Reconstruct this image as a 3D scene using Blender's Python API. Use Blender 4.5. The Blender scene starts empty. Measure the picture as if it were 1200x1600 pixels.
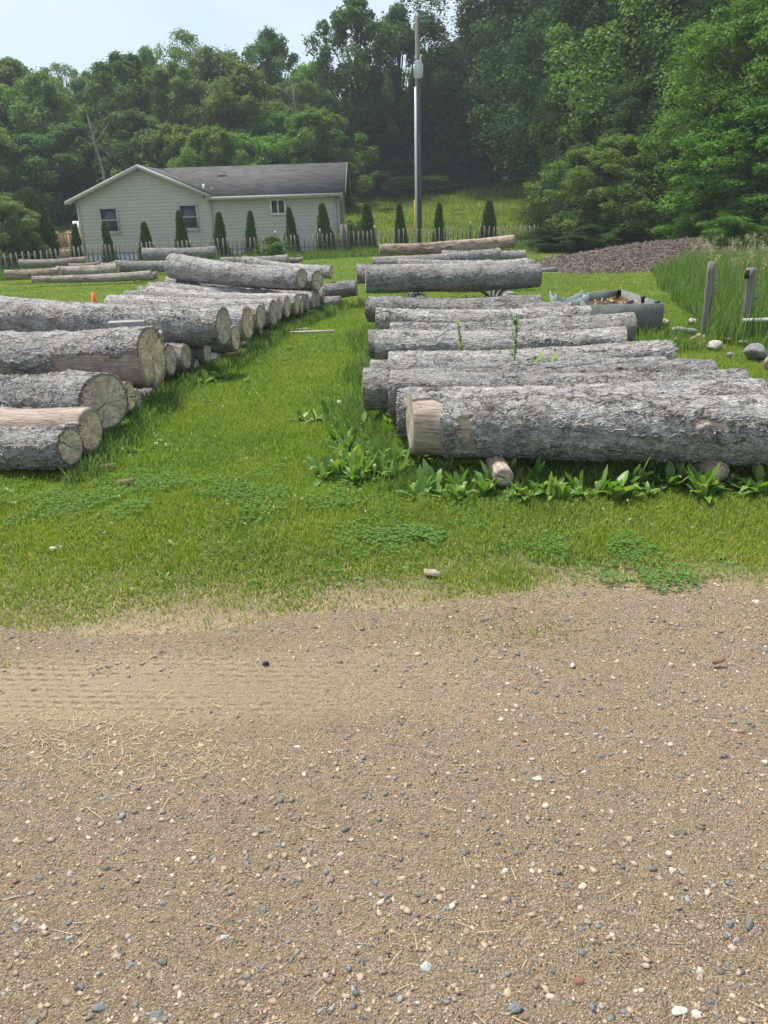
import bpy, math, random
import numpy as np
from mathutils import Vector, Matrix
S = bpy.context.scene
C = S.collection
R_ = math.radians
rng = np.random.default_rng(7)
random.seed(7)
PI = math.pi

# ------------------------------------------------------------------ camera
TH, RO, FPX, EYE = R_(21.2), 0.032, 1204.0, 1.6
fwd = Vector((0, math.cos(TH), -math.sin(TH)))
u0 = Vector((0, math.sin(TH), math.cos(TH)))
r0 = Vector((1, 0, 0))
cr = r0*math.cos(RO) - u0*math.sin(RO)
cu = u0*math.cos(RO) + r0*math.sin(RO)
cam = bpy.data.objects.new('camera', bpy.data.cameras.new('camera'))
C.objects.link(cam)
cam.matrix_world = Matrix(((cr.x, cu.x, -fwd.x, 0), (cr.y, cu.y, -fwd.y, 0), (cr.z, cu.z, -fwd.z, EYE), (0, 0, 0, 1)))
cam.data.sensor_fit = 'VERTICAL'
cam.data.sensor_height = 36
cam.data.lens = FPX/1600*36
cam.data.clip_end = 1000
cam.data.clip_start = 0.05
S.camera = cam

# ------------------------------------------------------------------ world, sun, exposure
SUN_EL, SUN_AZ = R_(66), R_(-42)          # azimuth measured from +Y towards +X (negative = left)
w = bpy.data.worlds.new('World'); S.world = w; w.use_nodes = True
nt = w.node_tree; nt.nodes.clear()
def wn(t, **k):
    n = nt.nodes.new(t)
    for a, b in k.items(): setattr(n, a, b)
    return n
sky = wn('ShaderNodeTexSky', sky_type='NISHITA', sun_disc=False, sun_elevation=SUN_EL, sun_rotation=SUN_AZ)
sky.air_density = 1.0; sky.dust_density = 1.5; sky.ozone_density = 1.0
bg = wn('ShaderNodeBackground'); bg.inputs[1].default_value = 0.10
out = wn('ShaderNodeOutputWorld')
tc = wn('ShaderNodeTexCoord'); mp = wn('ShaderNodeMapping'); mp.inputs['Scale'].default_value = (1.2, 1.2, 3.4)
mp.inputs['Location'].default_value = (0.35, 0.2, 0.15)
no = wn('ShaderNodeTexNoise'); no.inputs['Scale'].default_value = 1.5; no.inputs['Detail'].default_value = 4; no.inputs['Roughness'].default_value = .5
cr_ = wn('ShaderNodeValToRGB'); cr_.color_ramp.elements[0].position = .40; cr_.color_ramp.elements[1].position = .58
cr_.color_ramp.elements[0].color = (.12, .12, .12, 1); cr_.color_ramp.elements[1].color = (.93, .93, .93, 1)
mx = wn('ShaderNodeMixRGB'); mx.inputs['Color2'].default_value = (4.95, 5.65, 6.55, 1)
L = nt.links.new
L(tc.outputs['Generated'], mp.inputs[0]); L(mp.outputs[0], no.inputs[0]); L(no.outputs[0], cr_.inputs[0])
L(cr_.outputs[0], mx.inputs[0]); L(sky.outputs[0], mx.inputs[1]); L(mx.outputs[0], bg.inputs[0]); L(bg.outputs[0], out.inputs[0])
sl = bpy.data.lights.new('sun', 'SUN'); sl.energy = 3.9; sl.angle = R_(10); sl.color = (1, .955, .88)
so = bpy.data.objects.new('sun', sl); C.objects.link(so)
sd = Vector((math.sin(SUN_AZ)*math.cos(SUN_EL), math.cos(SUN_AZ)*math.cos(SUN_EL), math.sin(SUN_EL)))
so.rotation_euler = sd.to_track_quat('Z', 'Y').to_euler(); so.location = (-10, 0, 30)
S.view_settings.view_transform = 'Standard'; S.view_settings.look = 'None'
S.view_settings.exposure = 0.78; S.view_settings.gamma = 1
S.cycles.max_bounces = 6; S.cycles.diffuse_bounces = 3; S.cycles.transparent_max_bounces = 4
S.cycles.transmission_bounces = 3; S.cycles.glossy_bounces = 2

# ------------------------------------------------------------------ pixel helpers (pixel of the 1200x1600 photo)
def ray(px, py):
    v = fwd + cr*((px-600)/FPX) + cu*((800-py)/FPX)
    return v
def P(px, py, Y):
    v = ray(px, py); t = Y/v.y
    return Vector((v.x*t, Y, EYE+v.z*t))
def sstep(a, b, x):
    t = np.clip((x-a)/(b-a), 0, 1); return t*t*(3-2*t)

# ------------------------------------------------------------------ noise
def _h(ix, iy, iz, s):
    n = (ix*374761393 + iy*668265263 + iz*2147483647 + s*1274126177) & 0xffffffff
    n = ((n ^ (n >> 13))*1274126177) & 0xffffffff
    n = (n ^ (n >> 16)) & 0xffffffff
    return n/4294967295.0
def vn(x, y, z, s=0):
    x, y, z = np.broadcast_arrays(np.asarray(x, float), np.asarray(y, float), np.asarray(z, float))
    ix, iy, iz = [np.floor(a).astype(np.int64) for a in (x, y, z)]
    fx, fy, fz = x-ix, y-iy, z-iz
    fx, fy, fz = [a*a*(3-2*a) for a in (fx, fy, fz)]
    r = 0
    for dx in (0, 1):
        for dy in (0, 1):
            for dz in (0, 1):
                r = r + _h(ix+dx, iy+dy, iz+dz, s)*(fx if dx else 1-fx)*(fy if dy else 1-fy)*(fz if dz else 1-fz)
    return r
def fbm(x, y, z, s=0, o=3):
    r = 0; a = .5; t = 0
    for i in range(o):
        f = 2**i
        r = r + a*vn(np.asarray(x)*f, np.asarray(y)*f, np.asarray(z)*f, s+i*17); t += a; a *= .5
    return r/t
def gz(x, y):
    x = np.asarray(x, float); y = np.asarray(y, float)
    z = 3.1*sstep(40, 64, y) + .07*np.maximum(0, y-60) - .10*sstep(16, 30, y)*sstep(-4, -12, x)
    z = z + .03*(fbm(x*.5, y*.5, 0, 3)-.5)*sstep(4, 8, y)
    z = z + .25*sstep(14, 30, x)*sstep(14, 30, y)
    return z
def G(px, py):
    v = ray(px, py); t0 = 0.5; 
    for i in range(4000):
        p = Vector((0, 0, EYE)) + v*t0
        if p.z <= float(gz(p.x, p.y)): return p
        t0 *= 1.002
    return p

# ------------------------------------------------------------------ object helpers
def tag(o, label=None, cat=None, group=None, kind=None):
    if label: o['label'] = label
    if cat: o['category'] = cat
    if group: o['group'] = group
    if kind: o['kind'] = kind
    return o
def empty(name, loc, label, cat, group=None):
    o = bpy.data.objects.new(name, None); C.objects.link(o); o.location = loc
    o.empty_display_size = .1
    return tag(o, label, cat, group)
def npmesh(name, V, F, mats, smooth=False, matidx=None, attrs=None):
    """V (n,3); F int array (m,k) or list of arrays of different k"""
    me = bpy.data.meshes.new(name)
    V = np.asarray(V, np.float32)
    if not isinstance(F, list): F = [F]
    F = [np.asarray(f, np.int32) for f in F if len(f)]
    me.vertices.add(len(V)); me.vertices.foreach_set('co', V.ravel())
    nl = sum(f.size for f in F); nf = sum(len(f) for f in F)
    me.loops.add(nl); me.polygons.add(nf)
    me.loops.foreach_set('vertex_index', np.concatenate([f.ravel() for f in F]))
    tot = np.concatenate([np.full(len(f), f.shape[1], np.int32) for f in F])
    st = np.concatenate([[0], np.cumsum(tot)[:-1]]).astype(np.int32)
    me.polygons.foreach_set('loop_start', st)
    if smooth: me.polygons.foreach_set('use_smooth', np.ones(nf, bool))
    if matidx is not None: me.polygons.foreach_set('material_index', np.asarray(matidx, np.int32))
    me.update(calc_edges=True)
    for m in (mats if isinstance(mats, (list, tuple)) else [mats]): me.materials.append(m)
    if attrs:
        for k, v in attrs.items():
            a = me.attributes.new(k, 'FLOAT', 'POINT'); a.data.foreach_set('value', np.asarray(v, np.float32))
    return me
def link(name, me, parent=None, loc=None, rot=None):
    o = bpy.data.objects.new(name, me); C.objects.link(o)
    if parent: o.parent = parent
    if loc is not None: o.location = loc
    if rot is not None: o.rotation_euler = rot
    return o
class MB:
    def __init__(s): s.v = []; s.q = []; s.t = []
    def add(s, V, Q=(), T=()):
        b = len(s.v); s.v += [tuple(p) for p in V]
        s.q += [tuple(b+i for i in f) for f in Q]; s.t += [tuple(b+i for i in f) for f in T]
    def box(s, c, d, rot=None, bev=0.0):
        x, y, z = d[0]/2, d[1]/2, d[2]/2
        V = [(-x,-y,-z),(x,-y,-z),(x,y,-z),(-x,y,-z),(-x,-y,z),(x,-y,z),(x,y,z),(-x,y,z)]
        if rot is not None: V = [rot @ Vector(p) for p in V]
        s.add([Vector(p)+Vector(c) for p in V], [(0,3,2,1),(4,5,6,7),(0,1,5,4),(1,2,6,5),(2,3,7,6),(3,0,4,7)])
    def bar(s, a, b, wd, ht, up=(0,0,1)):
        a, b = Vector(a), Vector(b); d = (b-a); l = d.length; x = d.normalized()
        y = Vector(up).cross(x).normalized(); z = x.cross(y)
        m = Matrix((x, y, z)).transposed()
        s.box((a+b)/2, (l, wd, ht), m)
    def tube(s, pts, rad, n=8, cap=True):
        pts = [Vector(p) for p in pts]
        if not hasattr(rad, '__len__'): rad = [rad]*len(pts)
        b = len(s.v); 
        ref = Vector((.13, .27, .95))
        for i, p in enumerate(pts):
            d = (pts[min(i+1, len(pts)-1)] - pts[max(i-1, 0)]).normalized()
            if abs(d.dot(ref)) > .97: ref = Vector((1, .1, 0))
            a = d.cross(ref).normalized(); c = d.cross(a).normalized()
            for k in range(n):
                t = 2*PI*k/n
                s.v.append(tuple(p + (a*math.cos(t)+c*math.sin(t))*rad[i]))
        for i in range(len(pts)-1):
            for k in range(n):
                k2 = (k+1) % n
                s.q.append((b+i*n+k, b+i*n+k2, b+(i+1)*n+k2, b+(i+1)*n+k))
        if cap:
            for i, fl in ((0, 0), (len(pts)-1, 1)):
                s.v.append(tuple(pts[i])); c0 = len(s.v)-1
                for k in range(n):
                    k2 = (k+1) % n
                    s.t.append((c0, b+i*n+k2, b+i*n+k) if not fl else (c0, b+i*n+k, b+i*n+k2))
    def mesh(s, name, mat, smooth=False):
        return npmesh(name, s.v, [np.array(s.q, np.int32).reshape(-1, 4), np.array(s.t, np.int32).reshape(-1, 3)], mat, smooth)
    def build(s, name, mat, parent=None, smooth=False, loc=None, rot=None):
        return link(name, s.mesh(name, mat, smooth), parent, loc, rot)

# ------------------------------------------------------------------ materials
class M:
    def __init__(s, name, rough=.85, spec=.25):
        s.m = bpy.data.materials.new(name); s.m.use_nodes = True
        s.t = s.m.node_tree; s.t.nodes.clear()
        s.out = s.n('ShaderNodeOutputMaterial'); s.b = s.n('ShaderNodeBsdfPrincipled')
        s.b.inputs['Roughness'].default_value = rough; s.b.inputs['Specular IOR Level'].default_value = spec
        s.l(s.b.outputs[0], s.out.inputs[0])
    def n(s, t, **k):
        x = s.t.nodes.new(t)
        for a, b in k.items():
            if a.startswith('i_'): x.inputs[a[2:].replace('_', ' ')].default_value = b
            else: setattr(x, a, b)
        return x
    def l(s, a, b): s.t.links.new(a, b)
    def coord(s, scale=(1,1,1), kind='Object', rnd=0.0):
        t = s.n('ShaderNodeTexCoord'); m = s.n('ShaderNodeMapping'); m.inputs['Scale'].default_value = scale
        s.l(t.outputs[kind], m.inputs[0])
        if rnd:
            o = s.n('ShaderNodeObjectInfo'); mu = s.math('MULTIPLY', o.outputs['Random'], rnd)
            s.l(mu, m.inputs['Location'])
        return m.outputs[0]
    def math(s, op, a, b=None, c=None, clamp=False):
        x = s.n('ShaderNodeMath', operation=op, use_clamp=clamp)
        for i, v in enumerate((a, b, c)):
            if v is None: continue
            if isinstance(v, (int, float)): x.inputs[i].default_value = v
            else: s.l(v, x.inputs[i])
        return x.outputs[0]
    def noise(s, vec, scale, detail=4, rough=.6, dist=0, out=0):
        x = s.n('ShaderNodeTexNoise'); x.inputs['Scale'].default_value = scale; x.inputs['Detail'].default_value = detail
        x.inputs['Roughness'].default_value = rough; x.inputs['Distortion'].default_value = dist
        if vec is not None: s.l(vec, x.inputs['Vector'])
        return x.outputs[out]
    def vor(s, vec, scale, feature='F1', out='Distance', rnd=1.0):
        x = s.n('ShaderNodeTexVoronoi', feature=feature); x.inputs['Scale'].default_value = scale
        x.inputs['Randomness'].default_value = rnd
        if vec is not None: s.l(vec, x.inputs['Vector'])
        return x.outputs[out]
    def ramp(s, fac, stops, interp='LINEAR'):
        x = s.n('ShaderNodeValToRGB'); e = x.color_ramp.elements; x.color_ramp.interpolation = interp
        while len(e) < len(stops): e.new(.5)
        for i, (p, c) in enumerate(stops):
            e[i].position = p; e[i].color = (c, c, c, 1) if isinstance(c, (int, float)) else (*c, 1)
        s.l(fac, x.inputs[0]); return x.outputs[0]
    def mix(s, fac, a, b, mode='MIX'):
        x = s.n('ShaderNodeMixRGB', blend_type=mode)
        for i, v in ((0, fac), (1, a), (2, b)):
            if isinstance(v, (int, float)): x.inputs[i].default_value = v if i == 0 else (v, v, v, 1)
            elif isinstance(v, tuple): x.inputs[i].default_value = (*v, 1)
            else: s.l(v, x.inputs[i])
        return x.outputs[0]
    def warp(s, vec, scale, amt):
        nz = s.noise(vec, scale, 3, out=1)
        a = s.n('ShaderNodeVectorMath', operation='SUBTRACT'); s.l(nz, a.inputs[0]); a.inputs[1].default_value = (.5, .5, .5)
        b = s.n('ShaderNodeVectorMath', operation='SCALE'); s.l(a.outputs[0], b.inputs[0]); b.inputs['Scale'].default_value = amt
        c = s.n('ShaderNodeVectorMath', operation='ADD'); s.l(vec, c.inputs[0]); s.l(b.outputs[0], c.inputs[1])
        return c.outputs[0]
    def col(s, v):
        if isinstance(v, tuple): s.b.inputs['Base Color'].default_value = (*v, 1)
        else: s.l(v, s.b.inputs['Base Color'])
    def bump(s, h, dist=.01, strength=1.0):
        x = s.n('ShaderNodeBump'); x.inputs['Distance'].default_value = dist; x.inputs['Strength'].default_value = strength
        s.l(h, x.inputs['Height']); s.l(x.outputs[0], s.b.inputs['Normal'])
    def island(s):
        return s.n('ShaderNodeNewGeometry').outputs['Random Per Island']
    def attr(s, name):
        return s.n('ShaderNodeAttribute', attribute_name=name).outputs['Fac']

def plain(name, c, var=.25, rough=.8, spec=.25, sc=8, bump=0.0, metal=0):
    m = M(name, rough, spec); v = m.coord()
    f = m.noise(v, sc, 5)
    m.col(m.ramp(f, [(.3, tuple(x*(1-var) for x in c)), (.7, tuple(min(1, x*(1+var)) for x in c))]))
    if bump: m.bump(m.noise(v, sc*4, 4), bump)
    m.b.inputs['Metallic'].default_value = metal
    return m.m

def leafmat(name, cols, trans=.35, rough=.6, spec=.18, objvar=0.0, patch=0, pcol=None):
    m = M(name, rough, spec)
    r = m.island()
    n = len(cols)
    c = m.ramp(r, [(i/(n-1), cols[i]) for i in range(n)])
    if patch:
        p = m.noise(m.coord((1,1,1)), patch, 5, .7)
        c = m.mix(m.ramp(p, [(.46, 0.0), (.62, .65)]), c, pcol or cols[0])
        c = m.mix(m.ramp(p, [(.32, .5), (.46, 0.0)]), c, cols[0])
    if objvar:
        o = m.n('ShaderNodeObjectInfo').outputs['Random']
        h = m.n('ShaderNodeHueSaturation'); m.l(c, h.inputs['Color'])
        m.l(m.math('MULTIPLY_ADD', o, objvar*.12, .5-objvar*.06), h.inputs['Hue'])
        m.l(m.math('MULTIPLY_ADD', o, objvar, 1-objvar*.5), h.inputs['Value'])
        c = h.outputs[0]
    m.col(c)
    t = m.n('ShaderNodeBsdfTranslucent'); m.l(m.mix(1.0, c, (1.5, 1.5, .6), 'MULTIPLY'), t.inputs[0])
    x = m.n('ShaderNodeMixShader'); x.inputs[0].default_value = trans
    m.l(m.b.outputs[0], x.inputs[1]); m.l(t.outputs[0], x.inputs[2]); m.l(x.outputs[0], m.out.inputs[0])
    return m.m

def bark_mat(name, light=1.0, tint=(1, 1, 1), plate=1.0, spk=.42):
    m = M(name, .92, .12)
    v = m.coord((1, 1, 1), 'Object', 37.0)
    v0 = m.warp(v, 6, .05)
    mp = m.n('ShaderNodeMapping'); mp.inputs['Scale'].default_value = (.40, 1, 1); m.l(v0, mp.inputs[0]); vs = mp.outputs[0]
    e1 = m.vor(vs, 24*plate, 'DISTANCE_TO_EDGE')
    e2 = m.vor(vs, 62*plate, 'DISTANCE_TO_EDGE')
    cc = m.vor(vs, 24*plate, 'F1', 'Color')
    csep = m.n('ShaderNodeSeparateColor'); m.l(cc, csep.inputs[0])
    n1 = m.noise(v, 9, 5, .65); n2 = m.noise(v, 70, 6, .75); n3 = m.noise(v, 2.2, 4, .6)
    mp2 = m.n('ShaderNodeMapping'); mp2.inputs['Scale'].default_value = (.16, 1, 1); m.l(m.warp(v, 3, .2), mp2.inputs[0])
    rid = m.noise(mp2.outputs[0], 7, 4, .55)
    rid = m.math('ABSOLUTE', m.math('SUBTRACT', rid, .5))            # near 0 = long cracks
    gate = m.ramp(n3, [(.42, .11), (.66, 0.0)])
    long_ = m.math('SUBTRACT', 1.0, m.math('DIVIDE', rid, m.math('ADD', m.math('MULTIPLY', gate, .35), .0005), None, True), None, True)
    c1 = m.ramp(e1, [(0, 0.0), (.10, 1.0)]); c2 = m.ramp(e2, [(0, .35), (.14, 1.0)])
    lift = m.math('MULTIPLY_ADD', csep.outputs[0], .55, .45)
    fl = m.noise(vs, 10*plate, 6, .62)
    sw = m.math('FRACT', m.math('MULTIPLY', fl, 8.0))
    flk = m.ramp(sw, [(0, 0.0), (.16, 1.0), (.93, .8), (1, 0.0)])
    c1 = m.math('MAXIMUM', c1, m.ramp(m.noise(v, 5, 3), [(.42, 0.0), (.58, .95)]))
    c2 = m.math('MULTIPLY', c2, m.math('MULTIPLY_ADD', flk, .6, .4))
    h = m.math('MULTIPLY', m.math('MULTIPLY', c1, lift), c2)
    h = m.math('ADD', h, m.math('MULTIPLY', sw, .7))
    h = m.math('ADD', h, m.math('MULTIPLY', n2, .32)); h = m.math('ADD', h, m.math('MULTIPLY', n1, .8))
    h = m.math('SUBTRACT', h, m.math('MULTIPLY', long_, 1.6))
    bare = m.attr('bare')
    keep = m.math('SUBTRACT', 1.0, bare, None, True)
    hh = m.math('MULTIPLY', h, m.math('MULTIPLY_ADD', keep, .92, .08))
    # colour of the bark itself
    base = m.ramp(n1, [(.30, (.105, .10, .096)), (.48, (.235, .225, .215)), (.68, (.40, .39, .375))])
    base = m.mix(m.math('MULTIPLY', csep.outputs[1], .55), base, (.30, .285, .27))
    lich = m.ramp(m.math('ADD', m.math('MULTIPLY', n2, .6), m.math('MULTIPLY', m.noise(v, 28, 5, .7), .4)), [(.515, 0.0), (.60, 1.0)])
    base = m.mix(m.math('MULTIPLY', lich, spk), base, (.70, .70, .68))
    base = m.mix(m.math('MULTIPLY', m.ramp(m.noise(v, 30, 4, .7), [(.53, 0.0), (.62, 1.0)]), .55), base, (.065, .06, .056))
    base = m.mix(m.ramp(flk, [(0, .85), (.8, 0.0)]), base, (.045, .04, .036))
    crk = m.math('MULTIPLY', c1, m.math('SUBTRACT', 1.0, long_, None, True))
    base = m.mix(m.ramp(crk, [(0, .8), (.5, 0.0)]), base, (.045, .04, .036))
    warm = m.ramp(m.noise(v, 4, 3), [(.5, 0.0), (.7, .35)])
    base = m.mix(warm, base, (.26, .19, .13))
    oi = m.n('ShaderNodeObjectInfo').outputs['Random']
    base = m.mix(m.ramp(m.noise(v, 1.6, 3), [(.42, 0.0), (.62, .35)]), base, (.36, .35, .335))
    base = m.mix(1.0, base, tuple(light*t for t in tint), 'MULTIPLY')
    hs = m.n('ShaderNodeHueSaturation'); m.l(base, hs.inputs['Color']); m.l(m.math('MULTIPLY_ADD', oi, .48, .74), hs.inputs['Value']); base = hs.outputs[0]
    mp3 = m.n('ShaderNodeMapping'); mp3.inputs['Scale'].default_value = (.06, 1, 1); m.l(v, mp3.inputs[0])
    gr = m.noise(mp3.outputs[0], 60, 6, .7)
    wood = m.ramp(gr, [(.28, (.17, .13, .10)), (.5, (.36, .29, .23)), (.72, (.52, .45, .38))])
    wood = m.mix(m.ramp(m.noise(mp3.outputs[0], 22, 5, .7), [(.5, 0.0), (.62, .6)]), wood, (.30, .28, .26))
    wood = m.mix(m.ramp(m.math('ABSOLUTE', m.math('SUBTRACT', m.noise(mp3.outputs[0], 14, 3), .5)), [(0, .75), (.012, 0.0)]), wood, (.06, .045, .035))
    wood = m.mix(m.ramp(n1, [(.5, 0.0), (.7, .65)]), wood, (.19, .12, .095))
    m.col(m.mix(m.ramp(bare, [(.45, 0.0), (.6, 1.0)]), base, wood))
    d = m.n('ShaderNodeDisplacement'); d.inputs['Midlevel'].default_value = 1.0; d.inputs['Scale'].default_value = .0092
    m.l(hh, d.inputs['Height']); m.l(d.outputs[0], m.out.inputs['Displacement'])
    m.m.displacement_method = 'BOTH'
    return m.m

def cut_mat(name, c=(.62, .51, .365), dark=(.36, .27, .17)):
    m = M(name, .9, .1)
    v = m.coord((1, 1, 1), 'Object', 0.0)
    vw = m.warp(v, 5, .035)
    sp = m.n('ShaderNodeSeparateXYZ'); m.l(vw, sp.inputs[0])
    rr = m.math('SQRT', m.math('ADD', m.math('MULTIPLY', sp.outputs[1], sp.outputs[1]), m.math('MULTIPLY', sp.outputs[2], sp.outputs[2])))
    rings = m.math('SINE', m.math('MULTIPLY', rr, 620.0))
    ang = m.math('ARCTAN2', sp.outputs[1], sp.outputs[2])
    cb = m.n('ShaderNodeCombineXYZ'); m.l(m.math('MULTIPLY', ang, .9), cb.inputs[0]); m.l(m.math('MULTIPLY', rr, 3.0), cb.inputs[1])
    oi = m.n('ShaderNodeObjectInfo').outputs['Random']; m.l(m.math('MULTIPLY', oi, 50.0), cb.inputs[2])
    rad = m.noise(cb.outputs[0], 3.2, 5, .7)
    radc = m.ramp(m.math('ABSOLUTE', m.math('SUBTRACT', rad, .5)), [(0, 1.0), (.010, 0.0)])
    mp = m.n('ShaderNodeMapping'); mp.inputs['Rotation'].default_value = (.9, 0, 0); mp.inputs['Scale'].default_value = (1, .08, 1); m.l(v, mp.inputs[0])
    saw = m.noise(mp.outputs[0], 120, 3, .5)
    n1 = m.noise(v, 9, 5, .65); n2 = m.noise(v, 60, 4)
    base = m.ramp(n1, [(.3, dark), (.52, c), (.75, tuple(min(1, x*1.45) for x in c))])
    base = m.mix(m.math('MULTIPLY_ADD', rings, .10, .08), base, dark)
    base = m.mix(m.ramp(saw, [(.4, .6), (.6, 0.0)]), base, dark)
    base = m.mix(m.ramp(n2, [(.55, 0.0), (.7, .3)]), base, (.5, .48, .42))
    base = m.mix(m.math('MULTIPLY', radc, .8), base, (.05, .04, .03))
    sz = m.n('ShaderNodeSeparateXYZ'); m.l(m.warp(v, 9, .03), sz.inputs[0])
    th = m.math('MULTIPLY', oi, 40.0)
    ln = m.math('ADD', m.math('MULTIPLY', sz.outputs[1], m.math('SINE', th)), m.math('MULTIPLY', sz.outputs[2], m.math('COSINE', th)))
    ax = m.math('ADD', m.math('MULTIPLY', sz.outputs[1], m.math('COSINE', th)), m.math('MULTIPLY', sz.outputs[2], m.math('SINE', m.math('MULTIPLY', th, -1.0))))
    ck = m.math('MULTIPLY', m.ramp(m.math('ABSOLUTE', ln), [(.0, 1.0), (.0035, .9), (.006, 0.0)]), m.ramp(m.math('MULTIPLY_ADD', ax, 4.0, .5, True), [(.45, 0.0), (.5, 1.0)]))
    base = m.mix(m.math('MULTIPLY', ck, m.ramp(m.math('FRACT', m.math('MULTIPLY', oi, 7.0)), [(.5, 0.0), (.52, .9)])), base, (.035, .028, .02))
    edge = m.attr('rim')
    base = m.mix(m.ramp(edge, [(.9, 0.0), (.985, .75)]), base, (.1, .07, .05))
    hs = m.n('ShaderNodeHueSaturation'); m.l(base, hs.inputs['Color']); m.l(m.math('MULTIPLY_ADD', oi, .4, .95), hs.inputs['Value']); m.l(m.math('MULTIPLY_ADD', oi, .5, .7), hs.inputs['Saturation'])
    m.col(hs.outputs[0])
    h = m.math('SUBTRACT', m.math('ADD', m.math('MULTIPLY', rings, .15), saw), m.math('MULTIPLY', radc, 1.5))
    m.bump(h, .004)
    return m.m

MAT = {}
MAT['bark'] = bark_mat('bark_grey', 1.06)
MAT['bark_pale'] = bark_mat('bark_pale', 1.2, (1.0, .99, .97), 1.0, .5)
MAT['bark_brown'] = bark_mat('bark_brown', .9, (1.15, .92, .72), .8, .35)
MAT['cut'] = cut_mat('cut_wood')
MAT['cut_grey'] = cut_mat('cut_wood_grey', (.46, .42, .34), (.24, .21, .17))
MAT['weathered'] = None
def wood_mat(name, c, axis=0, sc=40):
    m = M(name, .85, .15)
    s = [1, 1, 1]; s[axis] = .06
    v = m.coord(tuple(s), 'Object', 9.0)
    f = m.noise(v, sc, 6, .7)
    cc = m.ramp(f, [(.3, tuple(x*.5 for x in c)), (.52, c), (.75, tuple(min(1, x*1.4) for x in c))])
    m.col(cc); m.bump(f, .004); return m.m
MAT['grey_wood'] = wood_mat('grey_wood', (.215, .195, .17), 2, 30)
MAT['grey_wood_x'] = wood_mat('grey_wood_x', (.30, .29, .27), 0, 30)
MAT['pale_wood_y'] = wood_mat('pale_wood_y', (.38, .32, .25), 1, 30)
MAT['deck_wood'] = wood_mat('deck_wood', (.42, .27, .16), 2, 20)
MAT['pole_wood'] = wood_mat('pole_wood', (.17, .155, .135), 2, 14)
MAT['picket'] = wood_mat('picket_wood', (.22, .19, .16), 2, 20)

# grass
MAT['grass'] = leafmat('grass_blade', [(.06, .14, .02), (.10, .20, .026), (.15, .26, .035), (.20, .31, .045), (.28, .35, .06), (.42, .38, .16)], .35, .6, .12, 0, .9, (.27, .33, .05))
MAT['grass_fresh'] = leafmat('grass_blade_fresh', [(.075, .165, .022), (.12, .23, .032), (.175, .285, .042), (.23, .34, .055), (.34, .38, .12)], .35, .6, .12, 0, .8, (.28, .34, .06))
MAT['grass_dry'] = leafmat('straw', [(.42, .34, .18), (.55, .47, .28), (.30, .23, .12)], .15)
MAT['tallgrass'] = leafmat('tall_grass_blade', [(.05, .11, .025), (.09, .17, .04), (.15, .24, .06), (.20, .28, .09)], .35)
MAT['weed'] = leafmat('weed_leaf', [(.07, .165, .03), (.12, .235, .045), (.17, .29, .06), (.22, .34, .09), (.34, .36, .10)], .3, .45, .4)
MAT['clover'] = leafmat('clover_leaf', [(.06, .155, .025), (.095, .21, .035), (.14, .26, .05)], .3)
MAT['white_flower'] = leafmat('white_flower', [(.6, .6, .5), (.8, .8, .72)], .2)
MAT['seed'] = leafmat('seed_head', [(.35, .33, .2), (.5, .48, .3)], .2)

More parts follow.
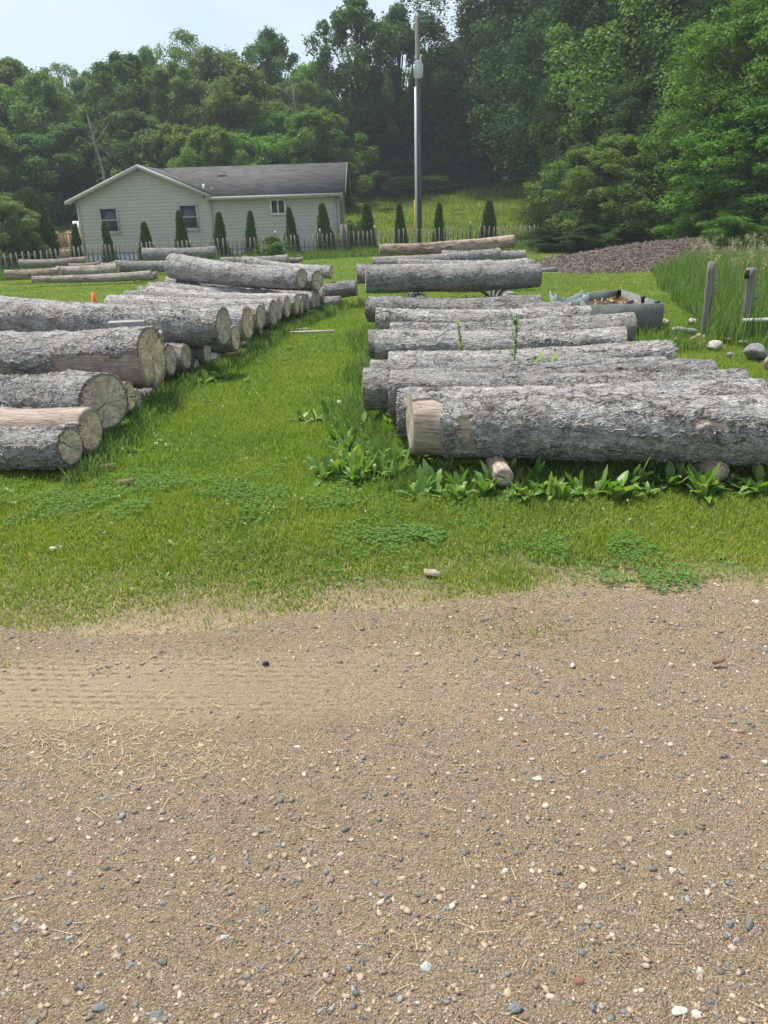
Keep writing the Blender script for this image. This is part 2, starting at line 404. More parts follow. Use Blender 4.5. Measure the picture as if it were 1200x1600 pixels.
def ground_mat(name, lawn):
    m = M(name, .95, .1)
    t = m.n('ShaderNodeTexCoord'); v = t.outputs['Object']
    clod = m.vor(m.warp(v, 60, .01), 150, 'F1', 'Distance'); cl2 = m.noise(v, 18, 6, .75)
    g = m.noise(v, 130, 6, .85); g2 = m.noise(v, 38, 6, .78); big = m.noise(v, 1.3, 4, .6); fine = m.noise(v, 900, 3, .7)
    sand = m.ramp(g, [(.34, (.17, .115, .07)), (.44, (.44, .32, .19)), (.54, (.60, .45, .28)), (.66, (.76, .62, .44))])
    sand = m.mix(m.ramp(fine, [(.35, .55), (.55, 0.0)]), sand, (.14, .10, .065))
    sand = m.mix(m.ramp(g2, [(.40, .5), (.55, 0.0)]), sand, (.23, .17, .11))
    sand = m.mix(m.ramp(clod, [(.5, 0.0), (.8, .45)]), sand, (.17, .12, .07))
    sand = m.mix(m.ramp(cl2, [(.40, .35), (.5, 0.0)]), sand, (.20, .15, .10))
    sand = m.mix(m.ramp(big, [(.35, 0.0), (.7, .45)]), sand, (.46, .36, .24))
    # embedded pebbles
    vp = m.vor(v, 95, 'F1', 'Distance'); vc = m.vor(v, 95, 'F1', 'Color')
    sep = m.n('ShaderNodeSeparateColor'); m.l(vc, sep.inputs[0])
    msk = m.math('MULTIPLY', m.ramp(vp, [(.30, 1.0), (.36, 0.0)]), m.ramp(sep.outputs[0], [(.62, 0.0), (.64, 1.0)]))
    pc = m.ramp(sep.outputs[1], [(0, (.08, .085, .095)), (.2, (.16, .17, .18)), (.4, (.32, .28, .23)), (.6, (.5, .45, .38)), (.8, (.26, .15, .11)), (.9, (.62, .57, .5))], 'CONSTANT')
    sand = m.mix(msk, sand, pc)
    v2 = m.vor(v, 210, 'F1', 'Distance'); v2c = m.vor(v, 210, 'F1', 'Color')
    se2 = m.n('ShaderNodeSeparateColor'); m.l(v2c, se2.inputs[0])
    ms2 = m.math('MULTIPLY', m.ramp(v2, [(.32, 1.0), (.4, 0.0)]), m.ramp(se2.outputs[0], [(.45, 0.0), (.5, .9)]))
    pc2 = m.ramp(se2.outputs[1], [(0, (.10, .10, .105)), (.2, (.28, .24, .19)), (.45, (.5, .42, .32)), (.7, (.2, .14, .1)), (.85, (.6, .53, .43))], 'CONSTANT')
    sand = m.mix(ms2, sand, pc2)
    hsum = m.math('ADD', m.math('MULTIPLY', g, .9), m.math('MULTIPLY', g2, 1.0))
    hsum = m.math('SUBTRACT', hsum, m.math('MULTIPLY', clod, .9))
    hsum = m.math('ADD', hsum, m.math('MULTIPLY', msk, .35)); hsum = m.math('ADD', hsum, m.math('MULTIPLY', ms2, .25))
    if lawn:
        sp = m.n('ShaderNodeSeparateXYZ'); m.l(v, sp.inputs[0])
        n_ = m.noise(v, .9, 5, .65)
        yy = m.math('ADD', m.math('MULTIPLY_ADD', sp.outputs[0], -.03, sp.outputs[1]), m.math('MULTIPLY', m.math('SUBTRACT', n_, .5), 1.0))
        mask = m.ramp(m.math('MULTIPLY_ADD', yy, 1/2.0, -2.9/2.0, True), [(.0, 0.0), (.25, 1.0)])
        gn = m.noise(v, 3.0, 5, .7); gf = m.noise(v, 40, 5, .8)
        green = m.ramp(gn, [(.3, (.07, .12, .018)), (.5, (.12, .18, .028)), (.7, (.19, .23, .05))])
        green = m.mix(m.ramp(gf, [(.35, .6), (.6, 0.0)]), green, (.045, .065, .018))
        green = m.mix(m.ramp(m.math('MULTIPLY_ADD', yy, 1/1.0, -2.8/1.0, True), [(0, .9), (1, 0.0)]), green, (.20, .17, .08))
        green = m.mix(m.ramp(m.noise(v, .35, 3), [(.5, 0.0), (.7, .5)]), green, (.20, .22, .06))
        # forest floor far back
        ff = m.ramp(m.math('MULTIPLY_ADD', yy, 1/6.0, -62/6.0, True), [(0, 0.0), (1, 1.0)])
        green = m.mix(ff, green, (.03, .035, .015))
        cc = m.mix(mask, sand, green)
        m.col(cc)
        m.bump(m.math('ADD', hsum, gf), .008)
    else:
        sp = m.n('ShaderNodeSeparateXYZ'); m.l(m.warp(v, 3.5, .05), sp.inputs[0])
        # tyre tread ridges pressed in the sand
        ridge = m.math('SINE', m.math('ADD', m.math('MULTIPLY', sp.outputs[1], 185.0), m.math('MULTIPLY', sp.outputs[0], 14.0)))
        band = m.math('MULTIPLY', m.ramp(sp.outputs[1], [(.0, 0.0), (1.0, 1.0)]), 1.0)
        by = m.ramp(m.math('MULTIPLY_ADD', sp.outputs[1], 1.0, -2.0, True), [(.16, 0.0), (.28, 1.0), (.58, 1.0), (.7, 0.0)])
        bx = m.ramp(m.math('MULTIPLY_ADD', sp.outputs[0], .3, .6, True), [(.25, 1.0), (.85, 0.0)])
        sm = m.math('MULTIPLY', by, bx)
        brk = m.ramp(m.noise(m.coord((.7, 6, 1)), 2.3, 4, .65), [(.42, 0.0), (.52, 1.0)])
        tm = m.math('MULTIPLY', sm, brk)
        sand = m.mix(m.math('MULTIPLY', sm, .75), sand, (.56, .435, .29))
        m.col(sand)
        m.bump(m.math('ADD', hsum, m.math('MULTIPLY', m.math('MULTIPLY', m.math('MULTIPLY', ridge, m.ramp(m.math('SINE', m.math('ADD', m.math('MULTIPLY', sp.outputs[0], 95.0), m.math('MULTIPLY', sp.outputs[1], 70.0))), [(0, .25), (.4, 1.0)])), tm), 1.0)), .014)
    return m.m

# ================================================================== GROUND
def grid(x0, x1, y0, y1, nx, ny, zf, yp=1.0):
    xs = np.linspace(x0, x1, nx); ys = y0 + (y1-y0)*np.linspace(0, 1, ny)**yp
    X, Y = np.meshgrid(xs, ys); Z = zf(X, Y)
    V = np.stack([X.ravel(), Y.ravel(), Z.ravel()], 1)
    i = np.arange(nx*ny).reshape(ny, nx)
    F = np.stack([i[:-1, :-1].ravel(), i[:-1, 1:].ravel(), i[1:, 1:].ravel(), i[1:, :-1].ravel()], 1)
    return V, F
def rz(X, Y):
    e = .02*(fbm(X*1.1, Y*1.6, 0, 5)-.5) + .012*(fbm(X*9, Y*9, 0, 8)-.5) + .006*(fbm(X*30, Y*30, 0, 9, 2)-.5)
    e = e - .018*np.exp(-((Y-2.35-.03*X)/.28)**2)
    e = e + .004*sstep(2.75, 2.95, Y)
    edge = sstep(3.18, 2.88, Y-.04*X+.30*(fbm(X*1.2, Y*.3, 4, 11)-.5))
    return -.012 + .016*edge + e*edge - .05*(1-edge)
V, F = grid(-5, 5, -1.5, 3.9, 560, 330, rz)
tag(link('gravel_road', npmesh('gravel_road', V, F, ground_mat('gravel_sand', False), True)), kind='structure')
def lz(X, Y):
    return gz(X, Y) - .0*X - .05*sstep(2.7, 2.2, Y) + .012*(fbm(X*5, Y*5, 0, 21)-.5)*sstep(30, 10, Y) - .006
V, F = grid(-160, 160, -40, 260, 420, 420, lambda X, Y: gz(X, Y)-.05*sstep(2.7, 2.2, Y)-.012)
# denser near the camera: warp grid toward it
X = V[:, 0]; Y = V[:, 1]
tx = X/160; ty = (Y+40)/300
X = np.sign(tx)*np.abs(tx)**2.2*160; Y = -40 + 300*ty; 
tt = (ty-.14)/.86
Y = np.where(tt > 0, 2.0 + 258*np.abs(tt)**2.0, 2.0 - 42*(np.abs(tt)/(.14/.86)))
V = np.stack([X, Y, gz(X, Y)-.06*sstep(2.7, 2.2, Y)-.008], 1)
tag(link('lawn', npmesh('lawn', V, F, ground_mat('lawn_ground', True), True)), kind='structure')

# ================================================================== LOGS
ALL = []
def axis_point(px, py, d, r, bottom=False):
    v = ray(px, py); ta = -v.z/v.y; ca = math.cos(math.atan(ta)); s = 1 if bottom else -1
    zc = EYE - d*ta + s*r/ca
    return Vector((v.x/v.y*d, d, zc))
def make_log(label, a, b, ra, rb, mat='bark', cut='cut', patches=(), strip=0.0, bend=.045, skew=(0, 0), seed=None, group=None,
             name='log', ends=(1, 1), lobe=0, res=None, wav=.095, knots=3):
    """a = left end, b = right end of the axis; ra, rb their radii"""
    seed = seed if seed is not None else len(ALL)*13+5
    rs = np.random.default_rng(seed)
    a = Vector(a); b = Vector(b); d = b-a; Ln = d.length; x = d.normalized()
    dist = min(a.y, b.y)
    sp = res or max(.0105, dist*.0021)
    nl = max(12, int(Ln/sp)); ns = max(20, int(2*PI*max(ra, rb)/sp))
    ang = np.linspace(0, 2*PI, ns, endpoint=False)
    xs = np.linspace(0, Ln, nl)
    ks = [(rs.uniform(.15, Ln-.15), rs.uniform(0, 2*PI), rs.uniform(.03, .085)) for _ in range(knots)]
    def rad(X, A):
        t = X/Ln
        r = ra+(rb-ra)*t
        k = 1 + wav*2*(fbm(X*1.1, np.cos(A)*.8+9, np.sin(A)*.8+seed, seed % 97, 2)-.5) + .09*(fbm(X*5, np.cos(A)*1.6, np.sin(A)*1.6+seed, seed % 89, 3)-.5)
        if lobe:
            g = sstep(Ln-.9, Ln, X)
            k = k*(1 + g*(.22*np.abs(np.sin(A))**1.2 - .30*np.exp(-((((A-PI*1.42+PI) % (2*PI))-PI)/.22)**2)))
        r = r*k
        for kx, ka, kr in ks:
            da = ((A-ka+PI) % (2*PI)-PI)*r
            q = np.sqrt((X-kx)**2+da**2)/kr
            r = r + (.018+.25*max(0, kr-.045))*np.exp(-q*q) - .014*np.exp(-(q*2.6)**2)
        return r
    X, A = np.meshgrid(xs, ang, indexing='ij')
    Rr = rad(X, A)
    bare = np.zeros_like(Rr)
    n_ = fbm(X*14, np.cos(A)*ra*14, np.sin(A)*ra*14+seed, 4, 3)-.5
    n2 = fbm(X*1.6, np.cos(A)*1.1, np.sin(A)*1.1+seed*.7, 31, 3)
    if strip: bare = np.maximum(bare, sstep(0, .03, (n2+.12*n_)-(1-strip)))
    for (x0, x1, a0, a1) in patches:
        xx = X+.16*n_; aa = ((A-(a0+a1)/2+PI) % (2*PI))-PI + .6*n_
        s_ = np.minimum(np.minimum(xx-x0, x1-xx), ((a1-a0)/2-np.abs(aa))*.2)
        bare = np.maximum(bare, sstep(-.006, .006, s_))
    Rr = Rr - .016*bare + .011
    # bark breaks off unevenly at the ends
    bx = bend*np.sin(PI*xs/Ln)*rs.uniform(.5, 1); by = bend*np.sin(PI*xs/Ln)*rs.uniform(-1, 1)
    yb = by[:, None]; zb = -bx[:, None]
    Vy = Rr*np.cos(A)+yb; Vz = Rr*np.sin(A)+zb
    # end rings turned inward
    def ring(i, f, dx):
        return np.stack([np.full(ns, xs[i]+dx), (Rr[i]*f)*np.cos(ang)+yb[i], (Rr[i]*f)*np.sin(ang)+zb[i]], 1)
    body = np.stack([X, Vy, Vz], 2).reshape(-1, 3)
    V = np.concatenate([ring(0, .80, 0), body, ring(nl-1, .80, 0)])
    skA, skB = (skew[0] or rs.normal()*.05), (skew[1] or rs.normal()*.05)
    V[:, 0] += -skA*V[:, 1]*np.clip(1-V[:, 0]/.3, 0, 1.3) - skB*V[:, 1]*np.clip(1-(Ln-V[:, 0])/.3, 0, 1.3)
    nr = nl+2
    i = np.arange(nr*ns).reshape(nr, ns); j = np.roll(i, -1, 1)
    F = np.stack([i[:-1].ravel(), j[:-1].ravel(), j[1:].ravel(), i[1:].ravel()], 1)
    F = F[:, ::-1]
    ba = np.concatenate([bare[0], bare.ravel(), bare[-1]])
    me = npmesh(name, V, F, MAT[mat], True, attrs={'bare': ba})
    o = link(name, me)
    y = Vector((0, 0, 1)).cross(x).normalized(); z = x.cross(y)
    mw = Matrix.Identity(4)
    for c_, vec in enumerate((x, y, z)):
        for r_ in range(3): mw[r_][c_] = vec[r_]
    mw.translation = a; o.matrix_world = mw
    tag(o, label, 'log', group)
    m_ = 10
    for e in (0, 1):
        if not ends[e]: continue
        ii = 0 if e == 0 else nl-1
        rr = rad(np.full(ns, xs[ii]), ang)*.985 - .002
        sg = -1 if e == 0 else 1
        fr = np.linspace(0, 1, m_)
        P_ = []
        for f in fr:
            nz = .004*(fbm(np.cos(ang)*rr*f*12, np.sin(ang)*rr*f*12, seed, 3, 2)-.5)
            P_.append(np.stack([nz*(1 if f < 1 else 0)+sg*.004, rr*f*np.cos(ang), rr*f*np.sin(ang)], 1))
        P_.append(np.stack([np.full(ns, -sg*.03), rr*np.cos(ang), rr*np.sin(ang)], 1))
        Vd = np.concatenate(P_); kk = len(P_)
        Vd[:, 0] -= (skA, skB)[e]*Vd[:, 1]
        i = np.arange(kk*ns).reshape(kk, ns); j = np.roll(i, -1, 1)
        Fd = np.stack([i[:-1].ravel(), j[:-1].ravel(), j[1:].ravel(), i[1:].ravel()], 1)
        rim = np.concatenate([np.full(ns, f) for f in fr]+[np.full(ns, 1.0)])
        md = npmesh('cut_end', Vd, Fd, MAT[cut], False, attrs={'rim': rim})
        c = link('cut_end', md, o, (float(xs[ii]), float(yb[ii, 0]), float(zb[ii, 0])))
    ALL.append((label, a, b, ra, rb))
    return o
LG = 'logs of the left stack beside the grass lane'
RG = 'logs of the right stack beside the grass lane'
def LP(label, L_, R_2, group, ext=(0, 0), **k):
    """L_ / R_2 = (px, py of top edge, distance, radius)"""
    a = axis_point(*L_); b = axis_point(*R_2); d = (b-a); n = d.normalized()
    a = a - n*ext[0]; b = b + n*ext[1]
    return make_log(label, a, b, L_[3], R_2[3], group=group, **k)
def LA(label, R_2, length, ang, group, rl=None, dz=0.0, **k):
    """right end by pixel, length and yaw give the left end"""
    b = axis_point(*R_2); a = b + Vector((-length*math.cos(R_(ang)), length*math.sin(R_(ang)), dz))
    return make_log(label, a, b, rl or R_2[3]*1.05, R_2[3], group=group, **k)

# ---- right stack, near to far
o = LP('thick scaly grey log nearest the road in the right stack, bark peeled off one end', (641, 612, 4.9, .198), (1200, 619, 4.5, .19), RG, ext=(0, .7),
   cut='cut_grey', bend=.01, knots=7, skew=(.30, 0), patches=((-.2, .20, PI*.66, PI*1.7), (.31, .43, PI*.86, PI*1.22), (1.72, 1.90, PI*.86, PI*.93), (.95, 1.02, PI*.6, PI*.66)))
LP('grey log just behind the peeled front log of the right stack', (624, 610, 5.33, .152), (1195, 594, 4.98, .165), RG, cut='cut_grey', bend=.02, knots=5)
LP('grey log third from the front of the right stack', (610, 579, 5.72, .165), (1164, 578, 5.47, .16), RG, cut='cut_grey', knots=5)
LP('rough grey log reaching furthest left in the near part of the right stack', (568, 579, 6.1, .155), (1115, 562, 5.95, .15), RG, cut='cut_grey', knots=5)
LP('thin grey log mostly hidden behind the one reaching furthest left', (579, 563, 6.52, .11), (1040, 558, 6.4, .11), RG, cut='cut_grey')
LP('pale grey log with green leaves poking up before its middle, in the right stack', (608, 551, 7.15, .15), (1051, 532, 6.95, .155), RG, mat='bark_pale', knots=5)
LP('mottled grey log right behind the yellowish weed in the right stack', (586, 517, 7.85, .142), (978, 512, 7.65, .135), RG, mat='bark_pale', knots=5, cut='cut_grey')
LP('dark ended log peeking out left behind the mottled log in the right stack', (576, 517, 8.22, .14), (969, 501, 8.05, .13), RG, cut='cut_grey')
LP('grey log with a thin pale split ring near its right end beside the planter', (610, 506, 8.72, .14), (991, 488, 8.52, .147), RG, mat='bark_pale', knots=5, patches=((.9, 1.15, PI*1.0, PI*1.2),))
LP('grey log with a broken notch of white wood near its left end', (589, 481, 9.8, .135), (924, 478, 9.3, .13), RG, mat='bark_pale', cut='cut_grey', patches=((.40, .5, PI*1.0, PI*1.35),))
LP('grey log jutting out left below the raised cross logs of the right stack', (575, 464, 10.5, .152), (894, 472, 9.85, .13), RG, mat='bark_pale', cut='cut_grey')
LP('slim knotty grey log last of the low logs before the raised pair', (593, 463, 10.95, .12), (846, 462, 10.5, .12), RG, mat='bark_pale')
LP('very thick round grey log raised on two blocks in the right stack', (571, 415, 13.55, .215), (844, 412, 13.75, .186), RG, knots=5, cut='cut_grey', mat='bark')
LP('log sticking out left behind the very thick raised log', (557, 414, 14.15, .15), (825, 404, 14.3, .13), RG, cut='cut_grey', mat='bark_pale')
LP('slender pale log behind the thick raised log, right end near the bark mulch', (622, 405, 14.85, .13), (833, 406, 14.7, .11), RG, mat='bark_pale')
LP('pale birch like log with a whitish left end below the reddish log', (582, 402, 15.7, .12), (781, 388, 15.9, .12), RG, mat='bark_pale')
LP('short smooth pale log end showing right below the reddish log', (690, 392, 17.0, .10), (821, 391, 17.0, .098), RG, mat='bark_pale')
LP('reddish brown half barked log topmost at the back of the right stack', (593, 382, 17.9, .115), (802, 367, 18.2, .135), RG, mat='bark_brown', strip=.50)
# skids
sk = 'skid logs under the right stack'
def skid(label, a, b, r, mat='pale_wood_y', group=sk):
    return make_log(label, a, b, r, r*.95, group=group, name='skid_log', bend=.0, mat=mat, knots=1, wav=.02, patches=((-1, 9, -9, 9),) if mat == 'bark_smooth' else ())
MAT['bark_smooth'] = bark_mat('bark_smooth', 1.25, (1.08, 1.0, .88), 1.6, .3)
ga = G(785, 765); gb = G(1118, 757)
skid('pale skid log poking out below the front log nearer its peeled end', (ga.x-.02, 6.0, .07), (ga.x, ga.y-.04, .09), .06, 'bark_smooth')
skid('pale skid log poking out below the front log towards the right edge', (gb.x-.35, 5.9, .07), (gb.x, gb.y-.04, .09), .06, 'bark_smooth')
pa = P(657, 458, 13.2); pb = P(798, 455, 13.2)
skid('round ended block carrying the left half of the very thick raised log', (pa.x, 18.2, .16), (pa.x, 13.05, .16), .13, 'bark')
skid('block carrying the right half of the very thick raised log', (pb.x+.1, 18.2, .16), (pb.x, 13.15, .17), .14, 'bark')

# ---- left stack, near to far (right ends face the lane)
LP('slim grey log nearest the road in the left stack with a round tan cut end', (0, 668, 5.2, .135), (104, 669, 5.05, .125), LG, ext=(1.2, 0), knots=4)
LP('reddish peeled log directly behind the nearest slim one, dark brown cut end', (0, 636, 5.52, .16), (135, 639, 5.35, .155), LG, ext=(1.2, 0), patches=((.3, 2.6, PI*.42, PI*.86), (2.2, 4, PI*.3, PI*.95)), mat='bark')
LP('fat log of the left stack with a wide split pale cut face', (0, 586, 6.15, .215), (157, 584, 5.83, .22), LG, ext=(1.2, 0), skew=(0, -.22), cut='cut', knots=4)
LP('short dark end tucked behind the wide split cut face', (60, 601, 6.4, .12), (199, 598, 6.28, .115), LG, ext=(1, 0), mat='bark_brown')
LP('twisted log with a forked two lobed cut end and torn bark', (0, 515, 7.5, .235), (232, 518, 7.05, .235), LG, ext=(1, 0), cut='cut', lobe=1, knots=6, patches=((1.75, 3.4, PI*.93, PI*1.75),))
U = 'small log ends low under the forked log'
LP('small log end low in the grass under the forked log, nearer one', (150, 612, 6.75, .075), (213, 610, 6.7, .075), U, ext=(.8, 0))
LP('small log end low under the forked log, farther one', (170, 609, 7.45, .06), (238, 608, 7.4, .06), U, ext=(.8, 0))
LA('log with an oval tan cut end right beside the forked one', (263, 538, 7.78, .155), 2.6, 9, LG)
LA('log with a narrow orange tan cut end under the big overhanging log', (289, 538, 8.17, .125), 2.6, 9, LG)
LA('low log whose cut end is half hidden beneath the big overhanging log', (321, 530, 8.62, .13), 2.6, 9, LG)
LP('big overhanging grey log spanning the left frame edge to a tall cut face', (0, 460, 9.05, .205), (346, 480, 8.4, .2), LG, ext=(.8, 0), knots=7, cut='cut')
LA('log with its cut end just under and right of the big overhanging log', (366, 508, 9.12, .145), 2.7, 11, LG)
LA('log with a long slanted pale cut end beyond the big overhanging log', (385, 481, 9.75, .19), 2.9, 11, LG, mat='bark_pale', rl=.2)
rowB = [(405, 477, 10.35, .155), (411, 474, 10.75, .15), (426, 468, 11.2, .178), (434, 467, 11.62, .15), (448, 463, 12.05, .155), (463, 458, 12.42, .158),
        (471, 463, 12.75, .14), (480, 460, 13.07, .135), (490, 455, 13.4, .142), (496, 455, 13.72, .135), (505, 449, 14.08, .145)]
ordn = ['first', 'second', 'third', 'fourth', 'fifth', 'sixth', 'seventh', 'eighth', 'ninth', 'tenth', 'last']
for i, q in enumerate(rowB):
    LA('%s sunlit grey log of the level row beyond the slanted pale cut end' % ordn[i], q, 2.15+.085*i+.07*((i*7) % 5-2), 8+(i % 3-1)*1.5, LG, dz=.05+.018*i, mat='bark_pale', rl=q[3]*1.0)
for i, q in enumerate([(407, 500, 10.9, .085), (424, 492, 11.75, .08), (436, 488, 12.5, .075), (306, 556, 8.42, .075), (342, 546, 9.0, .07), (388, 520, 10.2, .08)]):
    LA(['lowest small log in the shade beneath the near end of the level row', 'lowest small log shaded beneath the third log of the level row', 'lowest small log shaded beneath the fifth log of the level row', 'small low log end between the two narrow tan ends under the big log', 'small low log end below the big overhanging cut face', 'small low log end below the slanted pale cut end'][i],
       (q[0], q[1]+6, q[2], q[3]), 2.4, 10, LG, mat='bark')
LA('grey log reaching out into the lane furthest right from the left stack', (557, 439, 14.8, .128), 2.3, 6, LG, dz=.0)
LA('dark shaded log under the one reaching out furthest into the lane', (532, 463, 14.45, .09), 2.0, 6, LG, cut='cut_grey')
LP('big tapering log laid on top of the left stack with narrow upright cut end', (267, 397, 14.3, .205), (470, 420, 13.0, .155), LG, knots=5, mat='bark', cut='cut')
LP('second top log behind the tapering one with a rounder cut end', (330, 410, 14.6, .16), (495, 424, 13.5, .155), LG)
LP('slim reddish ended log highest at the back of the left stack', (380, 400, 15.6, .11), (517, 416, 14.95, .108), LG, mat='bark_pale')

# ---- far left heap by the fence
FG = 'logs heaped by the snow fence on the left'
def FLog(label, L_, R_2, **k): return LP(label, L_, R_2, FG, **k)
FLog('long thin pale pole lying on the grass in front of the far heap', (50, 432, 22.6, .075), (236, 423, 22.4, .115), mat='bark_smooth', knots=2)
FLog('short stub beside the thick end of the long thin pole', (205, 425, 23.0, .10), (245, 424, 23.0, .10), mat='bark_pale')
FLog('weathered split log at the far left of the heap', (8, 422, 24.3, .13), (92, 418, 24.3, .14), mat='bark_brown', strip=.45)
FLog('smooth grey log in the middle of the far heap', (88, 416, 25.0, .12), (183, 411, 25.0, .17), mat='bark_smooth')
FLog('stout grey log at the right of the far heap below the topmost log', (180, 407, 25.7, .17), (268, 407, 25.6, .16), mat='bark')
FLog('thin pale stick lying on the smooth grey log', (107, 412, 25.2, .05), (156, 408, 25.2, .06), mat='bark_smooth')
FLog('short pale stick beside the thin stick on the far heap', (158, 411, 25.1, .06), (182, 408, 25.1, .06), mat='bark_smooth')
FLog('grey log topmost on the far heap in front of the house corner', (222, 388, 26.7, .175), (337, 384, 26.7, .18), mat='bark', knots=4)
FLog('hollow looking grey log in long grass right of the far heap', (345, 402, 27.6, .12), (450, 398, 27.3, .17), mat='bark_pale')
FLog('short pale block beside the hollow looking log', (450, 402, 27.9, .07), (473, 401, 27.9, .07), mat='bark_smooth')
FLog('pale log half sunk in grass right before the fence at far left', (30, 406, 27.0, .12), (135, 401, 27.0, .12), mat='bark_smooth')

# ================================================================== LEAF TOOLS
def quads(pos, t, b, ln, wd):
    """rhombus leaves"""
    n = len(pos); ln = np.broadcast_to(ln, (n,))[:, None]; wd = np.broadcast_to(wd, (n,))[:, None]
    V = np.stack([pos, pos+t*ln*.5+b*wd*.5, pos+t*ln, pos+t*ln*.5-b*wd*.5], 1).reshape(-1, 3)
    F = np.arange(4*n).reshape(n, 4)
    return V, F
def unit(a): return a/np.maximum(1e-9, np.linalg.norm(a, axis=-1, keepdims=True))
def leaf_cloud(centers, radii, n_each, size, rs, flat=.75, droop=.35, asp=.55, shell=.55):
    Vs = []
    centers = np.asarray(centers); N = len(centers)*n_each
    c = np.repeat(centers, n_each, 0); R = np.repeat(np.asarray(radii), n_each)[:, None]
    d = unit(rs.normal(size=(N, 3)))
    d[:, 2] = np.where(rs.random(N) < .35, np.abs(d[:, 2]), d[:, 2])
    rr = (shell + (1-shell)*rs.random((N, 1))**.6)
    lum = 1 + .35*np.sin(d[:, :1]*5+c[:, :1]*7)*np.sin(d[:, 1:2]*5+c[:, 1:2]*3)
    p = c + d*R*rr*lum*np.array([1, 1, flat])
    nrm = unit(d*.55 + np.array([0, 0, .55]) + rs.normal(size=(N, 3))*.55)
    t = unit(np.cross(nrm, rs.normal(size=(N, 3)))); t[:, 2] -= droop; t = unit(t)
    b = unit(np.cross(nrm, t))
    s = size*(.6+.8*rs.random(N))
    return quads(p, t, b, s, s*asp)

# ================================================================== TREES
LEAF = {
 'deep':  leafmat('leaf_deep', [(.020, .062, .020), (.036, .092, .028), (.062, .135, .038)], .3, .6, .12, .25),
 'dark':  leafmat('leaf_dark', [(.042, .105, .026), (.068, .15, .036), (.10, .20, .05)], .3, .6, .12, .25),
 'mid':   leafmat('leaf_mid', [(.085, .175, .035), (.12, .225, .046), (.175, .285, .065)], .3, .6, .12, .3),
 'light': leafmat('leaf_light', [(.09, .18, .035), (.13, .235, .045), (.18, .29, .065)], .35, .6, .12, .2),
 'grey':  leafmat('leaf_grey', [(.105, .18, .062), (.14, .225, .08), (.19, .27, .105)], .3, .6, .12, .2),
 'bright':leafmat('leaf_bright', [(.065, .15, .022), (.10, .205, .032), (.155, .275, .048)], .35, .6, .12, .2),
}
MAT['trunk'] = plain('trunk_bark', (.10, .085, .07), .4, .95, .1, 9, .02)
MAT['dead'] = plain('dead_wood', (.27, .25, .22), .3, .95, .1, 9, .01)
def tree_meshes(seed, kind):
    """unit tree: height 1, crown half width about 1 (x,y), scaled later in metres -> returns meshes for a 10 m tall, 4 m radius tree"""
    rs = np.random.default_rng(seed); H, Rw = 10.0, 4.0
    cfg = dict(broad=(.10, .60, 150, 420, .17, (.55, 1.15)), tall=(.08, .55, 140, 420, .17, (.5, 1.0)), sparse=(.35, .60, 80, 120, .15, (.45, .9)),
               bush=(.02, .45, 130, 400, .17, (.5, 1.0)), near=(.04, .52, 340, 400, .105, (.40, .9)), nearbush=(.0, .42, 280, 340, .12, (.4, .85)),
               hang=(.20, .52, 380, 400, .10, (.38, .85)), gap=(.30, .62, 85, 330, .17, (.45, .9)))[kind]
    zb, zw, nc, nl, ls, rr = cfg
    cen = []; rad = []
    k = 0
    while len(cen) < nc:
        z = zb + (1-zb)*rs.random()
        t = (z-zb)/(1-zb)
        if kind in ('tall', 'gap'): prof = (math.sin(PI*min(1, max(0, t))**.75)**.6)*(.8+.3*math.sin(t*9+seed))
        elif kind in ('near', 'nearbush', 'bush', 'hang'): prof = math.sqrt(max(0, 1-(max(0, (t-.35)/.65))**2)) * (.75+.25*min(1, t*3))
        else: prof = math.sin(PI*(.12+.86*t))**.65
        a = rs.uniform(0, 2*PI); q = rs.random()**(.38 if kind in ('near', 'nearbush', 'hang') else .5)
        lump = 1+.22*math.sin(3*a+seed)+.16*math.sin(5*a+t*7+seed*2)
        r = Rw*prof*q*lump*.88
        cen.append((r*math.cos(a), r*math.sin(a), z*H)); rad.append(rs.uniform(*rr)*(1-.35*t))
    V, F = leaf_cloud(cen, rad, nl, ls, rs, {'bush': 1.35, 'broad': 1.15, 'near': .95, 'hang': 1.1}.get(kind, 1.0), .45 if kind != 'near' else .6, .6, .5)
    tr = MB()
    bendx = rs.uniform(-.3, .3)
    tops = .9*H if kind not in ('bush', 'nearbush') else .75*H
    tr.tube([(0, 0, -.4), (bendx*.2, 0, H*.2), (bendx, .1, H*.5), (bendx*1.2, 0, tops)], [.26, .2, .13, .04], 8)
    for i in range(0, len(cen), 3 if kind in ('near', 'nearbush', 'hang') else 2):
        c = Vector(cen[i]); z0 = max(.5, c.z*.62)
        p0 = Vector((bendx*z0/H, 0, z0)); mid = (p0+c)/2 + Vector((0, 0, -.15*(c-p0).length*.5))
        tr.tube([p0, mid, c], [.075, .05, .015], 5, False)
    return V, F, tr
TM = {}
def get_tree(kind, seed):
    k = (kind, seed)
    if k not in TM: TM[k] = [tree_meshes(seed, kind), {}]
    return TM[k]
def tree(px, top, Y, wid, kind, seed, leaf, label, group, cat='tree', name='tree', rot=None, zbase=None, x=None):
    (V, F, tr), cache = get_tree(kind, seed)
    p = P(px, top, Y); x = p.x if x is None else x; zb = float(gz(x, Y)) if zbase is None else zbase
    h = p.z-zb
    if leaf not in cache: cache[leaf] = npmesh('crown', V, F, LEAF[leaf])
    if 'tr' not in cache: cache['tr'] = tr.mesh('trunk', MAT['trunk'], True)
    e = empty(name, (x, Y, zb), label, cat, group)
    e.rotation_euler = (0, 0, rot if rot is not None else random.uniform(0, 6.28))
    e.scale = (wid/8, wid/8, h/10)
    link('crown', cache[leaf], e); link('trunk', cache['tr'], e)
    return e
WG = 'broadleaf trees of the wood behind the house'
